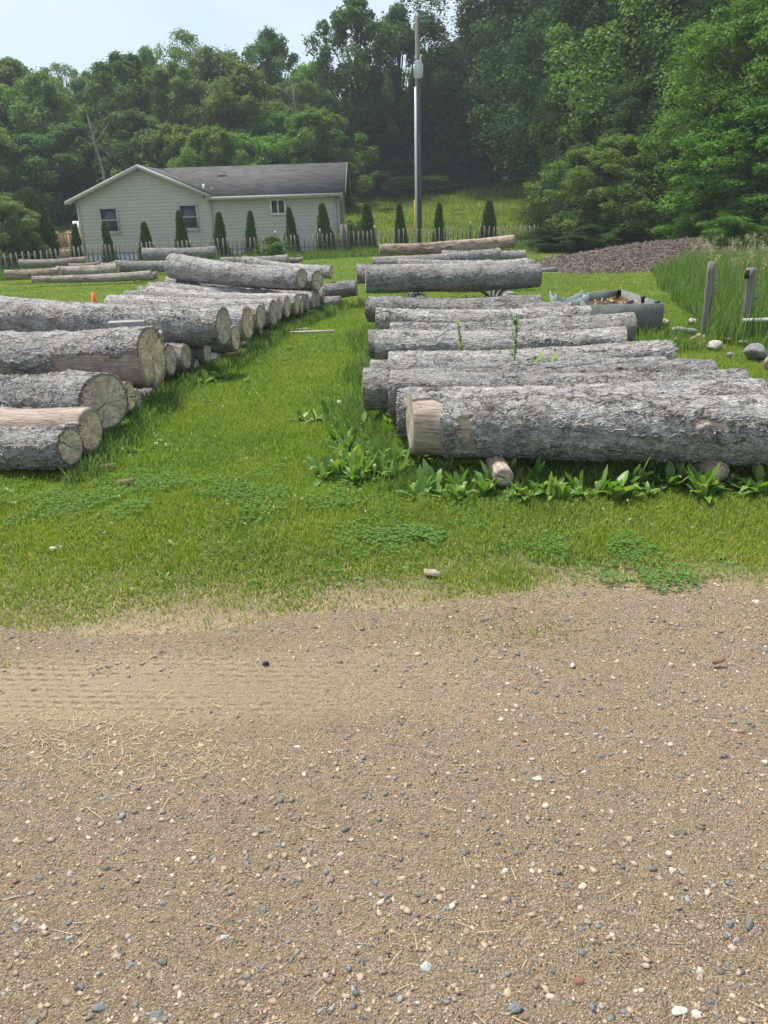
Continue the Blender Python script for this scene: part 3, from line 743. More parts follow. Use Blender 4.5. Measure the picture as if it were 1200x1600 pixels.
W = [ # px, top, Y, width, kind, seed, leaf, label
 (-60, 120, 62, 11, 'broad', 1, 'mid', 'leafy tree cut by the left frame edge, behind the dark rounded evergreen'),
 (15, 96, 66, 9.5, 'tall', 2, 'mid', 'rounded green tree at the upper left corner of the wood'),
 (62, 126, 60, 7.5, 'broad', 3, 'mid', 'lower green tree second from the upper left corner of the wood'),
 (95, 104, 74, 7, 'sparse', 4, 'grey', 'thin see through tree with bare twigs left of the house peak'),
 (135, 118, 66, 7, 'tall', 5, 'grey', 'pale grey green tree left of the tall dark oak like crown'),
 (185, 90, 62, 8.5, 'broad', 1, 'dark', 'dark round crowned tree high above the left house gable'),
 (225, 80, 68, 6, 'tall', 2, 'mid', 'narrow leafy top between the round dark crown and the airy tree'),
 (283, 55, 72, 10, 'sparse', 6, 'grey', 'airy pale tree top against the sky above the house peak'),
 (270, 104, 60, 7.5, 'tall', 5, 'mid', 'dense green tree in front of the airy pale tree'),
 (330, 88, 64, 8.5, 'broad', 3, 'grey', 'soft yellowish green tree right of the airy tree'),
 (375, 112, 58, 8, 'broad', 1, 'mid', 'full green tree above the middle of the roof'),
 (418, 55, 68, 8, 'gap', 7, 'dark', 'dark tree with a separate rounded top above the roof ridge'),
 (455, 125, 64, 6.5, 'sparse', 4, 'grey', 'bare branched grey tree left of the sunlit yellow green one'),
 (487, 108, 66, 7, 'broad', 3, 'light', 'sunlit yellow green tree between the rounded top and the tall dark tree'),
 (555, 2, 61, 9, 'gap', 8, 'dark', 'tallest dark tree with sky showing through, left of the utility pole'),
 (622, 15, 63, 6.5, 'gap', 9, 'dark', 'tall narrow tree touching the utility pole top from the left'),
 (590, 120, 66, 9, 'tall', 2, 'dark', 'dark shaded tree between the two tallest crowns and the pole'),
 (682, 88, 74, 8, 'broad', 6, 'light', 'paler green tree right of the transformer on the pole'),
 (700, 130, 66, 8, 'broad', 1, 'dark', 'dark tree under the paler green one right of the pole'),
 (740, 60, 68, 9, 'tall', 5, 'dark', 'dark tree behind the big hanging crown'),
 # second, lower front row
 (-30, 205, 52, 8, 'bush', 11, 'mid', 'low leafy tree at the left edge above the evergreen shrub'),
 (45, 215, 54, 8, 'bush', 12, 'dark', 'low dark tree above the deck'),
 (115, 200, 55, 7, 'broad', 3, 'dark', 'shaded tree left of the house corner beside the dead trunk'),
 (205, 180, 54, 7.5, 'bush', 11, 'dark', 'dark tree right behind the left slope of the house roof'),
 (265, 200, 53, 7, 'bush', 12, 'mid', 'green tree right behind the house peak'),
 (325, 205, 50, 5.5, 'bush', 11, 'light', 'yellow green young tree above the left part of the roof'),
 (385, 215, 53, 7, 'bush', 12, 'mid', 'leafy tree above the middle of the roof ridge'),
 (435, 180, 56, 6.5, 'broad', 1, 'mid', 'rounded green tree left of the ridge end'),
 (490, 178, 54, 7, 'bush', 11, 'bright', 'brighter green tree above the right end of the roof'),
 (545, 205, 60, 7, 'bush', 12, 'dark', 'dark low tree right beside the roof end'),
 (600, 215, 63, 8, 'bush', 11, 'dark', 'dark low tree left of the pole at the field edge'),
 (660, 210, 65, 8, 'bush', 12, 'dark', 'dark low tree behind the pole'),
 (715, 205, 63, 8, 'bush', 11, 'dark', 'dark low tree right of the pole at the field edge'),
]
for q in W:
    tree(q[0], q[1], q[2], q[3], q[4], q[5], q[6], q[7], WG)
UG = 'bushes along the top edge of the field'
for i, (px, top, Y, wd, lf, lb) in enumerate([(545, 262, 57.5, 4, 'grey', 'grey green bush at the field edge beside the house corner'),
        (588, 268, 58, 5, 'grey', 'pale grey green bush second along the field edge from the house'),
        (632, 276, 58, 4.5, 'mid', 'bush at the field edge just left of the pole'),
        (676, 274, 59, 4.5, 'mid', 'bush at the field edge just right of the pole'), (715, 262, 62, 5, 'dark', 'dark bush at the field edge under the hanging crown')]):
    tree(px, top, Y, wd, 'bush', 12, lf, lb, UG, 'bush', 'bush')
# a deep row that closes the wood behind
BG = 'shaded trees deep in the wood'
for i, px in enumerate(range(-120, 1380, 95)):
    prof = np.interp(px, [-120, 0, 100, 250, 400, 500, 600, 700, 800, 1400], [170, 160, 170, 130, 130, 160, 160, 130, 60, 20])
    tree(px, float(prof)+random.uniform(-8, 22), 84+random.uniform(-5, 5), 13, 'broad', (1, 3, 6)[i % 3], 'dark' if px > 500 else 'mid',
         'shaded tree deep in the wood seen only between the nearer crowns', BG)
# right mass
RGp = 'big trees hanging over the right side'
for q in [
 (832, -90, 62, 16.5, 'hang', 31, 'deep', 'huge dark tree whose crown hangs over the field right of the pole'),
 (925, -130, 56, 16, 'hang', 32, 'deep', 'very dark tall tree behind the bright maple foliage'),
 (765, 60, 68, 10, 'near', 23, 'deep', 'dark tree under the left side of the hanging crown'),
 (1030, -160, 42, 14, 'near', 21, 'deep', 'towering dark tree at the top centre of the right wood'),
 (1130, -160, 37, 13, 'near', 22, 'mid', 'towering tree behind the bright foliage at the right edge'),
 (950, 75, 42, 7.5, 'near', 23, 'mid', 'leafy green tree in the middle of the right wood'),
 (1010, 130, 34, 7, 'near', 22, 'deep', 'shadowy tree between the maple and the right edge tree'),
 (1262, -40, 27, 8, 'near', 23, 'bright', 'bright yellow green tree cut by the right frame edge'),
 (1135, 150, 30, 6.5, 'nearbush', 25, 'dark', 'green leafed sapling left of the right edge tree'),
 (1260, 150, 25, 7, 'nearbush', 26, 'bright', 'low leafy branches at the right frame edge above the mulch'),
]:
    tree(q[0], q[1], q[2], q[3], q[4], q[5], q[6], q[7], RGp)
for q in [
 (972, 218, 31.5, 6, 'nearbush', 25, 'mid', 'spreading maple bush right of the snow fence end'),
 (945, 262, 35, 4.5, 'nearbush', 26, 'deep', 'dark bush at the end of the snow fence'),
 (1050, 235, 30, 5.5, 'nearbush', 26, 'dark', 'maple bush just left of the mulch mound top'),
 (1150, 290, 27, 4.5, 'nearbush', 25, 'bright', 'low leafy bush behind the mulch mound top'),
 (1215, 300, 24, 4.0, 'nearbush', 26, 'bright', 'low bush at the right frame edge behind the tall grass'),
 (880, 345, 32, 3.2, 'nearbush', 25, 'deep', 'low bramble at the right end of the snow fence'),
 (935, 350, 30, 3.2, 'nearbush', 26, 'deep', 'low bramble behind the left part of the mulch'),
 (1000, 345, 29, 3.2, 'nearbush', 25, 'dark', 'low bramble behind the middle of the mulch'),
]:
    tree(q[0], q[1], q[2], q[3], q[4], q[5], q[6], q[7], 'leafy bushes at the foot of the right wood', 'bush', 'bush')
# dead trunk beside the house
def dead_tree(px, py0, py1, Y, label, lean):
    zb = float(gz(P(px, 300, Y).x, Y)); top = P(px-lean, py0, Y); bot = P(px, py1, Y); bot.z = zb-.3
    e = empty('dead_tree', (bot.x, Y, zb), label, 'tree', 'pale dead trunks in the wood')
    a = Vector((0, 0, -.3)); h = top.z-zb; dx = top.x-bot.x
    m = MB(); pts = [a, (dx*.1, 0, h*.3), (dx*.45+.15, 0, h*.55), (dx*.7, .1, h*.8), (dx, 0, h)]
    m.tube(pts, [.10, .085, .07, .05, .02], 7); m.build('trunk', MAT['dead'], e, True)
    for k in range(4):
        t = .55+.1*k; p = Vector((dx*t, 0, h*t)); q = p+Vector((random.uniform(-1.1, 1.1), random.uniform(-.5, .5), random.uniform(.7, 1.6)))
        m = MB(); m.tube([p, (p+q)/2+Vector((.1, 0, .1)), q], [.035, .025, .01], 5); m.build('branch', MAT['dead'], e, True)
dead_tree(166, 178, 290, 49, 'pale crooked dead trunk left of the house peak', 30)
dead_tree(478, 130, 290, 55, 'pale forked dead trunk above the right part of the roof', 22)

# ================================================================== HOUSE
MAT['siding'] = plain('siding_green', (.50, .495, .425), .06, .55, .3, 3)
MAT['trim'] = plain('trim_cream', (.47, .46, .41), .08, .5, .3, 3)
MAT['white'] = plain('white_paint', (.78, .78, .76), .05, .5, .3, 5)
MAT['foundation'] = plain('foundation_white', (.62, .62, .60), .12, .8, .2, 4)
MAT['pane'] = None
m = M('window_glass', .08, .6); v = m.coord(); m.col(m.ramp(m.noise(v, 2.5, 3), [(.35, (.02, .03, .04)), (.65, (.06, .075, .09))])); MAT['pane'] = m.m
m = M('shingle', .95, .1); v = m.coord((1, 1, 1), 'Object')
br = m.n('ShaderNodeTexBrick'); br.inputs['Scale'].default_value = 1.0; br.inputs['Brick Width'].default_value = .42; br.inputs['Row Height'].default_value = .19
br.inputs['Color1'].default_value = (.06, .058, .056, 1); br.inputs['Color2'].default_value = (.12, .117, .115, 1); br.inputs['Mortar'].default_value = (.05, .045, .045, 1)
br.inputs['Mortar Size'].default_value = .008; m.l(v, br.inputs[0])
m.col(m.mix(m.math('MULTIPLY', m.noise(v, 1.3, 4), .5), br.outputs[0], (.09, .087, .084))); m.bump(br.outputs[1], .01, -1.0)
MAT['shingle'] = m.m
HY = 38.0
pA = P(133, 393, HY); pB = P(335, 393, HY); pC = P(531, 391, HY)
x0, x1, x2 = pA.x, pB.x, pC.x
zf = float(P(330, 390, HY).z)            # siding bottom
gy0 = float(gz(x1, HY))
zEm = float(P(430, 302, HY-.4).z)        # main wing eave
zEg = float(P(120, 312, HY-.35).z)
house = empty('house', ((x0+x2)/2, HY+4, 0), 'single storey house with pale green lap siding and a grey shingle roof', 'house')
hx, hy = (x0+x2)/2, HY+4
def hp(o): o.location = Vector(o.location)-Vector((hx, hy, 0)); o.parent = house; return o
def siding(poly_fn, z0, z1, fixed, axis, sgn):
    """lap rows; poly_fn(z)->(u0,u1); axis 0: wall along x at y=fixed; axis 1: wall along y at x=fixed; sgn outward"""
    mb = MB(); st = .15; z = z0
    while z < z1-1e-6:
        zt = min(z+st, z1); a0, a1 = poly_fn(z); b0, b1 = poly_fn(zt)
        lip = .030
        def pt(u, off, zz): return (u, fixed+sgn*off, zz) if axis == 0 else (fixed+sgn*off, u, zz)
        k0, k1 = a0+(b0-a0)*.68, a1+(b1-a1)*.68; zm = z+(zt-z)*.68
        mb.add([pt(a0, lip, z), pt(a1, lip, z), pt(k1, lip-.006, zm), pt(k0, lip-.006, zm)], [(0, 1, 2, 3)])
        mb.add([pt(k0, lip-.006, zm), pt(k1, lip-.006, zm), pt(k1, .006, zm+.012), pt(k0, .006, zm+.012)], [(0, 1, 2, 3)])
        mb.add([pt(k0, .006, zm+.012), pt(k1, .006, zm+.012), pt(b1, .002, zt), pt(b0, .002, zt)], [(0, 1, 2, 3)])
        mb.add([pt(a0, lip, z), pt(a1, lip, z), pt(a1, 0, z), pt(a0, 0, z)], [(0, 1, 2, 3)])
        z = zt
    return mb
# gable wing front
pk = P(219, 262, HY); zpk = pk.z; xpk = pk.x
gx0, gx1 = x0, x1+.0
slope = (zpk-zEg)/max(xpk-gx0, gx1-xpk)
def gab(z):
    t = max(0, (z-zEg)/(zpk-zEg)); return (gx0+(xpk-gx0)*t, gx1-(gx1-xpk)*t)
zEgR = zEg
hp(siding(gab, zf, zpk, HY, 0, -1).build('wall', MAT['siding']))
HB = HY+8.5
hp(siding(lambda z: (x1, x2), zf, zEm, HY+.12, 0, -1).build('wall', MAT['siding']))
# right side wall with gable; ridge in the middle
yr = HY+4.2; pr = P(540, 257, yr); zr = pr.z
def gab2(z):
    t = max(0, (z-zEm)/(zr-zEm)); return (HY+.12+(yr-HY-.12)*t, HB-(HB-yr)*t)
hp(siding(gab2, zf, zr, x2, 1, 1).build('wall', MAT['siding']))
hp(siding(lambda z: (HY, HB), zf, zEg, x0, 1, -1).build('wall', MAT['siding']))
mb = MB(); mb.box(((x0+x2)/2, HB-.1, (zf+zEm)/2), (x2-x0-.1, .1, zEm-zf)); mb.build('wall', MAT['siding']); hp(bpy.context.scene.collection.objects[-1])
mb = MB()
mb.box(((x0+x1)/2, HY+.1, (zf+gy0-.4)/2), (x1-x0-.06, .12, zf-gy0+.4)); mb.box(((x1+x2)/2, HY+.22, (zf+gy0-.4)/2), (x2-x1-.06, .12, zf-gy0+.4))
mb.box((x2-.08, (HY+HB)/2, (zf+gy0-.4)/2), (.1, HB-HY-.4, zf-gy0+.4)); mb.box((x0+.08, (HY+HB)/2, (zf+gy0-.4)/2), (.1, HB-HY-.4, zf-gy0+.4))
hp(mb.build('foundation', MAT['foundation']))
# corner posts
for cx, cy, zt in ((x0-.0, HY-.03, zEg), (x2+.01, HY+.08, zEm)):
    mb = MB(); mb.box((cx, cy, (zf+zt)/2), (.11, .11, zt-zf)); hp(mb.build('corner_trim', MAT['trim']))
mb = MB(); mb.box((x1+.03, HY+.045, (zf+zEm)/2), (.07, .1, zEm-zf)); hp(mb.build('corner_trim', MAT['trim']))
# roofs
def slab(a, b, c, d, th):  # quad a,b,c,d thickened downward
    P4 = [Vector(q) for q in (a, b, c, d)]; n = (P4[1]-P4[0]).cross(P4[3]-P4[0]).normalized()
    if n.z < 0: n = -n
    mb = MB(); mb.add(P4+[q-n*th for q in P4], [(0,1,2,3),(7,6,5,4),(0,4,5,1),(1,5,6,2),(2,6,7,3),(3,7,4,0)]); return mb
def roof_obj(a, b, c, d, th=.10):
    """place so that local x runs along eave and local y up the slope: shingle rows follow the slope"""
    a, b, c, d = [Vector(q) for q in (a, b, c, d)]
    X_ = (b-a).normalized(); N_ = X_.cross(d-a).normalized()
    if N_.z < 0: N_ = -N_
    Y_ = N_.cross(X_)
    mw = Matrix((X_, Y_, N_)).transposed().to_4x4(); mw.translation = a
    inv = mw.inverted()
    mb = slab(inv @ a, inv @ b, inv @ c, inv @ d, th)
    V = mb.v; o = mb.build('roof', MAT['shingle']); 
    o.parent = house; o.matrix_local = Matrix.Translation((-hx, -hy, 0)) @ mw
    return o
ov = .42
# main roof, ridge along x from over gable wing to x2
lift = .10
fs = (zr-zEm)/(yr-HY-.12)
ev = zEm+lift-fs*ov
xl = x0+1.2
roof_obj((x1-.1, HY+.12-ov, ev), (x2+.35, HY+.12-ov, ev), (x2+.35, yr, zr+lift), (xpk, yr, zr+lift))
bs = (zr-zEm)/(HB-yr)
roof_obj((x2+.35, HB+ov, zEm+lift-bs*ov), (xl, HB+ov, zEm+lift-bs*ov), (xl, yr, zr+lift-.003), (x2+.35, yr, zr+lift-.003))
# gable wing roof, ridge along y
gs = (zpk-zEg)/(xpk-gx0)
gs2 = (zpk-zEg)/(gx1-xpk)
yb_ = yr+.3
roof_obj((gx0-.38, yb_+3, zEg+lift-gs*.38), (gx0-.38, HY-ov, zEg+lift-gs*.38), (xpk, HY-ov, zpk+lift+.004), (xpk, yb_+3, zpk+lift+.004))
roof_obj((gx1+.12, HY-ov, zEg+lift-gs2*.12+.02), (gx1+.12, yb_, zEg+lift-gs2*.12+.02), (xpk, yb_, zpk+lift+.008), (xpk, HY-ov, zpk+lift+.008))
# rake boards on the gable wing
for (xa, za, nm) in ((gx0-.42, zEg+lift-gs*.42, 0), (gx1+.16, zEg+lift-gs2*.16, 1)):
    mb = MB(); mb.bar((xa, HY-ov-.03, za-.08), (xpk, HY-ov-.03, zpk+lift-.07), .05, .24, (0, 1, 0)); 
    mb = MB()
    a = Vector((xa, HY-ov-.028, za)); b = Vector((xpk, HY-ov-.028, zpk+lift+.02))
    mb.add([a+Vector((0, -.02, -.16)), b+Vector((0, -.02, -.17)), b+Vector((0, -.02, 0)), a+Vector((0, -.02, 0)),
            a+Vector((0, .02, -.16)), b+Vector((0, .02, -.17)), b+Vector((0, .02, 0)), a+Vector((0, .02, 0))],
           [(0,1,2,3),(7,6,5,4),(0,4,5,1),(1,5,6,2),(2,6,7,3),(3,7,4,0)])
    hp(mb.build('rake_board', MAT['trim']))
# soffit under gable overhang
for (xa, za) in ((gx0-.38, zEg+lift-gs*.38), (gx1+.12, zEg+lift-gs2*.12)):
    mb = slab((xa, HY-ov, za-.12), (xa, HY, za-.12), (xpk, HY, zpk-.02), (xpk, HY-ov, zpk-.02), .02); hp(mb.build('soffit', MAT['trim']))
mb = MB(); mb.box((gx0-.2, HY+2, zEg-.1), (.42, 4.6, .03)); hp(mb.build('soffit', MAT['trim']))
# gutter on the main wing + frieze
mb = MB(); mb.box(((x1+x2)/2+.1, HY+.12-ov-.06, ev-.09), (x2-x1+.35, .12, .13)); hp(mb.build('gutter', MAT['trim']))
mb = MB(); mb.box(((x1+x2)/2+.1, HY-.08, ev-.14), (x2-x1+.2, .38, .02)); hp(mb.build('soffit', MAT['trim']))
pq = P(415, 308, HY); pq2 = P(511, 303, HY)
mb = MB(); mb.box(((pq.x+pq2.x)/2, HY+.06, zEm-.17), (pq2.x-pq.x, .07, .13)); hp(mb.build('awning_strip', MAT['white']))
# rake on the right side gable
for (ya, zb_) in ((HY+.12-ov, ev), (HB+ov, zEm+lift-bs*ov)):
    a = Vector((x2+.37, ya, zb_)); b = Vector((x2+.37, yr, zr+lift+.02)); mb = MB()
    mb.add([a+Vector((0, 0, -.2)), b+Vector((0, 0, -.22)), b, a, a+Vector((.03, 0, -.2)), b+Vector((.03, 0, -.22)), b+Vector((.03, 0, 0)), a+Vector((.03, 0, 0))],
           [(0,1,2,3),(7,6,5,4),(0,4,5,1),(1,5,6,2),(2,6,7,3),(3,7,4,0)])
    hp(mb.build('rake_board', plain('rake_dark', (.2, .2, .18), .1)))
# downspout
mb = MB(); mb.box((x2-.1, HY-.0, (zf+zEm)/2-.1), (.07, .07, zEm-zf-.1)); hp(mb.build('downspout', MAT['trim']))
# windows
def window(l, t, r, b, Y, style):
    pa, pb = P(l, (t+b)/2, Y), P(r, (t+b)/2, Y)
    xa, xb = pa.x, pb.x; zt = P((l+r)/2, t, Y).z; zb = P((l+r)/2, b, Y).z
    cx, cz, wd, ht = (xa+xb)/2, (zt+zb)/2, xb-xa, zt-zb
    f = .07 if style == 'sash' else .09
    mb = MB()
    mb.box((cx, Y-.045, zt-f/2), (wd, .10, f)); mb.box((cx, Y-.045, zb+f/2), (wd, .10, f))
    mb.box((xa+f/2, Y-.045, cz), (f, .10, ht-2*f)); mb.box((xb-f/2, Y-.045, cz), (f, .10, ht-2*f))
    fr = mb.build('window', MAT['trim'] if style == 'sash' else MAT['white']); hp(fr)
    mb = MB(); mb.box((0, 0, 0), (wd-2*f, .012, ht-2*f)); pn = mb.build('pane', MAT['pane'], fr); pn.location = (cx, Y-.050, cz)
    mb = MB()
    if style == 'sash': mb.box((cx, Y-.070, cz), (wd-2*f, .03, .05))
    else: mb.box((cx, Y-.070, cz), (.06, .03, ht-2*f))
    mb.build('sash_bar', MAT['trim'] if style == 'sash' else MAT['white'], fr)
    if style == 'sash':
        mb = MB(); mb.box((cx, Y-.05, zb-.028), (wd+.06, .15, .05)); mb.build('sill', MAT['trim'], fr)
window(157, 324, 186, 364, HY, 'sash'); window(281, 319, 310, 359, HY, 'sash'); window(422, 310, 447, 336, HY+.10, 'slide')
# garage door in the right wall, light
mb = MB(); mb.box((x2+.03, HY+3.2, zf+1.05), (.06, 2.6, 2.25)); gd = hp(mb.build('garage_door', plain('garage_tan', (.30, .27, .22), .08)))
mb = MB()
for k in range(3): mb.box((x2+.065, HY+3.2, zf+.5+.56*k), (.012, 2.5, .02))
o = mb.build('panel_groove', plain('groove', (.12, .11, .09))); o.parent = gd; o.location = -gd.location - Vector((hx, hy, 0)) + gd.location
o.matrix_parent_inverse = Matrix.Identity(4)
o.location = (0, 0, 0)
mb = MB(); lp = Vector((x2+.1, HY+1.2, zf+2.15)); mb.tube([lp+Vector((0, 0, -.12)), lp, lp+Vector((0, 0, .12))], [.05, .08, .03], 8); mb.box(lp+Vector((-.06, 0, 0)), (.08, .1, .12)); hp(mb.build('wall_light', MAT['white'], None, True))
# vents and dish on the roof
for px, py in ((318, 290), (331, 296)):
    t = P(px, py, HY+.9); mb = MB(); mb.tube([(t.x, t.y, t.z-.35), (t.x, t.y, t.z+.07)], .055, 8); hp(mb.build('vent_pipe', MAT['white']))
t = P(348, 275, HY+2.6); mb = MB(); mb.tube([(t.x, t.y, t.z-.6), (t.x, t.y, t.z)], .025, 6); mb.box((t.x, t.y, t.z+.05), (.45, .1, .1), Matrix.Rotation(.25, 3, 'Y')); hp(mb.build('roof_vent', plain('vent_green', (.25, .3, .27))))
bpy.context.view_layer.update()

# deck with railing left of the house
dk = empty('wooden_deck', (P(95, 390, 39).x, 39, 0), 'small wooden deck with an orange brown railing beside the house corner', 'deck')
def dkp(mb, n, mt='deck_wood'):
    o = mb.build(n, MAT[mt] if isinstance(mt, str) else mt, dk); o.location = -Vector(dk.location); return o
da, db = P(73, 388, 39).x, P(130, 388, 39).x; dzt = P(80, 366, 39).z; dzd = P(80, 387, 39).z
mb = MB(); mb.box(((da+db)/2, 41, dzd-.08), (db-da, 4, .16)); dkp(mb, 'platform')
mb = MB(); mb.box(((da+db)/2, 39.0, dzt), (db-da, .14, .05)); mb.box(((da+db)/2, 39.0, dzt-.12), (db-da, .04, .08)); mb.box(((da+db)/2, 39.0, dzd+.14), (db-da, .04, .08)); dkp(mb, 'rail')
for k in range(4):
    mb = MB(); xx = da+(db-da)*k/3; mb.box((xx, 39.0, (dzt+.12-.3)/2), (.13, .13, dzt+.12+.3)); dkp(mb, 'post')
for k in range(13):
    xx = da+(db-da)*(k+.5)/13; mb = MB(); mb.box((xx, 38.96, (dzt+dzd)/2), (.05 if k < 4 else .14, .03, dzt-dzd)); dkp(mb, 'baluster')
mb = MB(); mb.box(((da+db)/2, 38.96, dzd-.3), (db-da, .03, .42)); dkp(mb, 'skirt')
# white chair on deck
ch = empty('garden_chair', (P(124, 385, 40).x, 40, dzd), 'white slatted armchair on the deck against the house corner', 'chair')
mb = MB(); mb.box((0, 0, .42), (.55, .5, .04)); mb.build('seat', MAT['white'], ch)
mb = MB()
for k in range(5): mb.box((-.22+.11*k, .28, .78), (.085, .03, .75), Matrix.Rotation(-.2, 3, 'X'))
mb.build('backrest', MAT['white'], ch)
for sx in (-1, 1):
    mb = MB(); mb.box((sx*.3, -.02, .62), (.1, .6, .03)); mb.build('armrest', MAT['white'], ch)
    for sy in (-1, 1):
        mb = MB(); mb.box((sx*.27, sy*.22, .31 if sy < 0 else .2), (.05, .05, .62 if sy < 0 else .4)); mb.build('leg', MAT['white'], ch)
# white utility boxes by the house wall
for px, w_, h_, lb in ((160, 4.6, .3, 0),):
    pass

# ================================================================== SNOW FENCE
cp = np.array([(-60, 400, 26.6), (0, 396, 27), (50, 392, 27.6), (130, 384, 28.6), (190, 380, 29.2), (280, 375.5, 30.2), (380, 371, 31.5), (500, 365.5, 33), (560, 361, 33.6), (640, 357, 34), (700, 354.5, 34), (800, 352, 33.6), (880, 350, 33)])
fe = empty('snow_fence', (0, 33, 0), 'weathered wooden picket snow fence running in front of the house and field', 'fence')
def fpt(px):
    Y = float(np.interp(px, cp[:, 0], cp[:, 2])); t = float(np.interp(px, cp[:, 0], cp[:, 1])); return P(px, t, Y)
pts = [fpt(px) for px in np.linspace(-60, 880, 400)]
acc = 0; pk_ = [pts[0]]
for a, b in zip(pts, pts[1:]):
    acc += (b-a).length
    if acc >= .15: pk_.append(b); acc = 0
def picket(mb, p, seed):
    r = random.Random(seed); g = float(gz(p.x, p.y)); top = p.z+r.uniform(-.03, .03); zb = g-.02
    m = Matrix.Rotation(r.uniform(-.05, .05), 3, 'Y')
    mb.box((0, 0, (zb-top)/2), (.05, .014, top-zb), m); return Vector((p.x, p.y, top))
half = len(pk_)-100
rest = MB()
for i, p in enumerate(pk_):
    if i < half:
        mb = MB(); q = picket(mb, p, i); rest.add([Vector(v)+q-Vector(fe.location) for v in mb.v], mb.q)
    else:
        mb = MB(); q = picket(mb, p, i); o = mb.build('picket', MAT['picket'], fe); o.location = q-Vector(fe.location)
o = rest.build('pickets', MAT['picket'], fe); o['kind'] = 'stuff'
MAT['wire'] = plain('wire', (.12, .12, .12), .1, .5, .5, 5, 0, .6)
for dz in (-.12, -.42, -.7):
    mb = MB(); mb.tube([p+Vector((0, -.012, dz))-Vector(fe.location) for p in pk_[::3]], .004, 4); mb.build('wire', MAT['wire'], fe)
MAT['tpost'] = plain('tpost', (.05, .06, .05), .2, .5, .4, 5)
for px in (430, 500, 585, 735):
    p = fpt(px); g = float(gz(p.x, p.y)); mb = MB(); mb.box((p.x, p.y+.05, (p.z+.1+g)/2), (.045, .045, p.z+.1-g)); 
    o = mb.build('post', MAT['tpost'], fe); o.location = -Vector(fe.location)
    mb = MB(); mb.box((p.x, p.y+.05, p.z+.13), (.05, .05, .12)); o2 = mb.build('post_cap', MAT['white'], o)
for px in (534, 541):
    p = fpt(px); mb = MB(); mb.box((p.x, p.y+.02, .55), (.13, .13, 1.35)); o = mb.build('post', MAT['grey_wood'], fe); o.location = -Vector(fe.location)

# ================================================================== ARBORVITAE
LEAF['arb'] = leafmat('arborvitae_leaf', [(.04, .10, .018), (.065, .145, .026), (.11, .20, .04)], .15, .6, .2, .15)
LEAF['arbd'] = leafmat('cedar_leaf', [(.045, .085, .025), (.07, .12, .035), (.10, .155, .05)], .15, .6, .2, .15)
def conifer_mesh(seed, n, size, prof, lump=.12):
    rs = np.random.default_rng(seed)
    z = rs.random(n)**.8; a = rs.random(n)*2*PI
    r = prof(z)*(1+lump*np.sin(a*3+z*11+seed)+lump*np.sin(a*7+z*23))*(.72+.34*rs.random(n))
    p = np.stack([r*np.cos(a), r*np.sin(a), z], 1)
    t = unit(np.stack([np.cos(a)*.45, np.sin(a)*.45, np.ones(n)], 1)+rs.normal(size=(n, 3))*.3)
    b = unit(np.cross(t, rs.normal(size=(n, 3))))
    s = size*(.6+.8*rs.random(n))
    return quads(p, t, b, s, s*.35)
ARB = []
for sd_, ff in ((1, lambda z: .155*(1-z)**.75+.004), (2, lambda z: (.16*(1-z)**.7+.004)*(1+.2*(z < .45))), (3, lambda z: .14*(1-z**1.6)**1.0+.006)):
    V, F = conifer_mesh(sd_, 5200, .055, ff); ARB.append(npmesh('foliage', V, F, LEAF['arb']))
mb = MB(); mb.tube([(0, 0, -.05), (0, 0, .2), (0, 0, .75)], [.018, .014, .004], 6); ARBT = mb.mesh('trunk', MAT['trunk'], True)
AV = [(111, 353, 396, 0, 'in front of the deck railing'), (166, 351, 398, 1, 'below the left house window'), (223, 350, 392, 1, 'between the two left house windows'),
      (279, 332, 388, 0, 'just left of the middle house window'), (338, 335, 392, 1, 'at the seam of the two house walls'), (386, 333, 392, 0, 'left of the small house window'),
      (453, 327, 392, 1, 'just right of the small house window'), (506, 321, 390, 1, 'near the right house corner'), (570, 320, 390, 0, 'just right of the house against the field'),
      (625, 320, 386, 0, 'left of the utility pole'), (684, 320, 385, 0, 'right of the utility pole'), (762, 316, 385, 0, 'behind the reddish top log'), (840, 324, 380, 2, 'at the right end of the fence')]
for px, t, b, v, lb in AV:
    Y = float(np.interp(px, cp[:, 0], cp[:, 2]))+.55; p = P(px+1, t, Y); g = float(gz(p.x, Y)); h = p.z-g
    e = empty('arborvitae', (p.x, Y, g), 'narrow cone shaped evergreen behind the fence '+lb, 'evergreen', 'young evergreens along the snow fence')
    wd = h*1.08 if v < 2 else h*1.15
    kk = random.uniform(.85, 1.3); e.scale = (wd*.95*kk, wd*.95*kk*random.uniform(.85, 1.1), h); e.rotation_euler = (random.uniform(-.05, .05), random.uniform(-.06, .06), px)
    link('foliage', ARB[v], e); link('trunk', ARBT, e)
V, F = conifer_mesh(9, 22000, .075, lambda z: .50*np.sqrt(np.maximum(0, 1-((z-.32)/.70)**2)), .10)
p = P(38, 306, 33); g = float(gz(p.x, 33)); h = p.z-g
e = empty('evergreen_shrub', (p.x, 33, g), 'large rounded dark evergreen shrub at the left by the deck', 'shrub'); e.scale = (h*.58, h*.58, h)
link('foliage', npmesh('foliage', V, F, LEAF['arbd']), e); link('trunk', ARBT, e)
tree(-8, 312, 31, 3.4, 'bush', 12, 'grey', 'grey green leafy shrub cut by the left frame edge', 'shrubs near the fence', 'shrub', 'shrub')
tree(425, 370, 31.0, 1.3, 'bush', 11, 'light', 'small light green bush in front of the fence', 'shrubs near the fence', 'shrub', 'shrub')
tree(549, 345, 36, 1.6, 'bush', 12, 'mid', 'small dark shrub at the right house corner', 'shrubs near the fence', 'shrub', 'shrub')

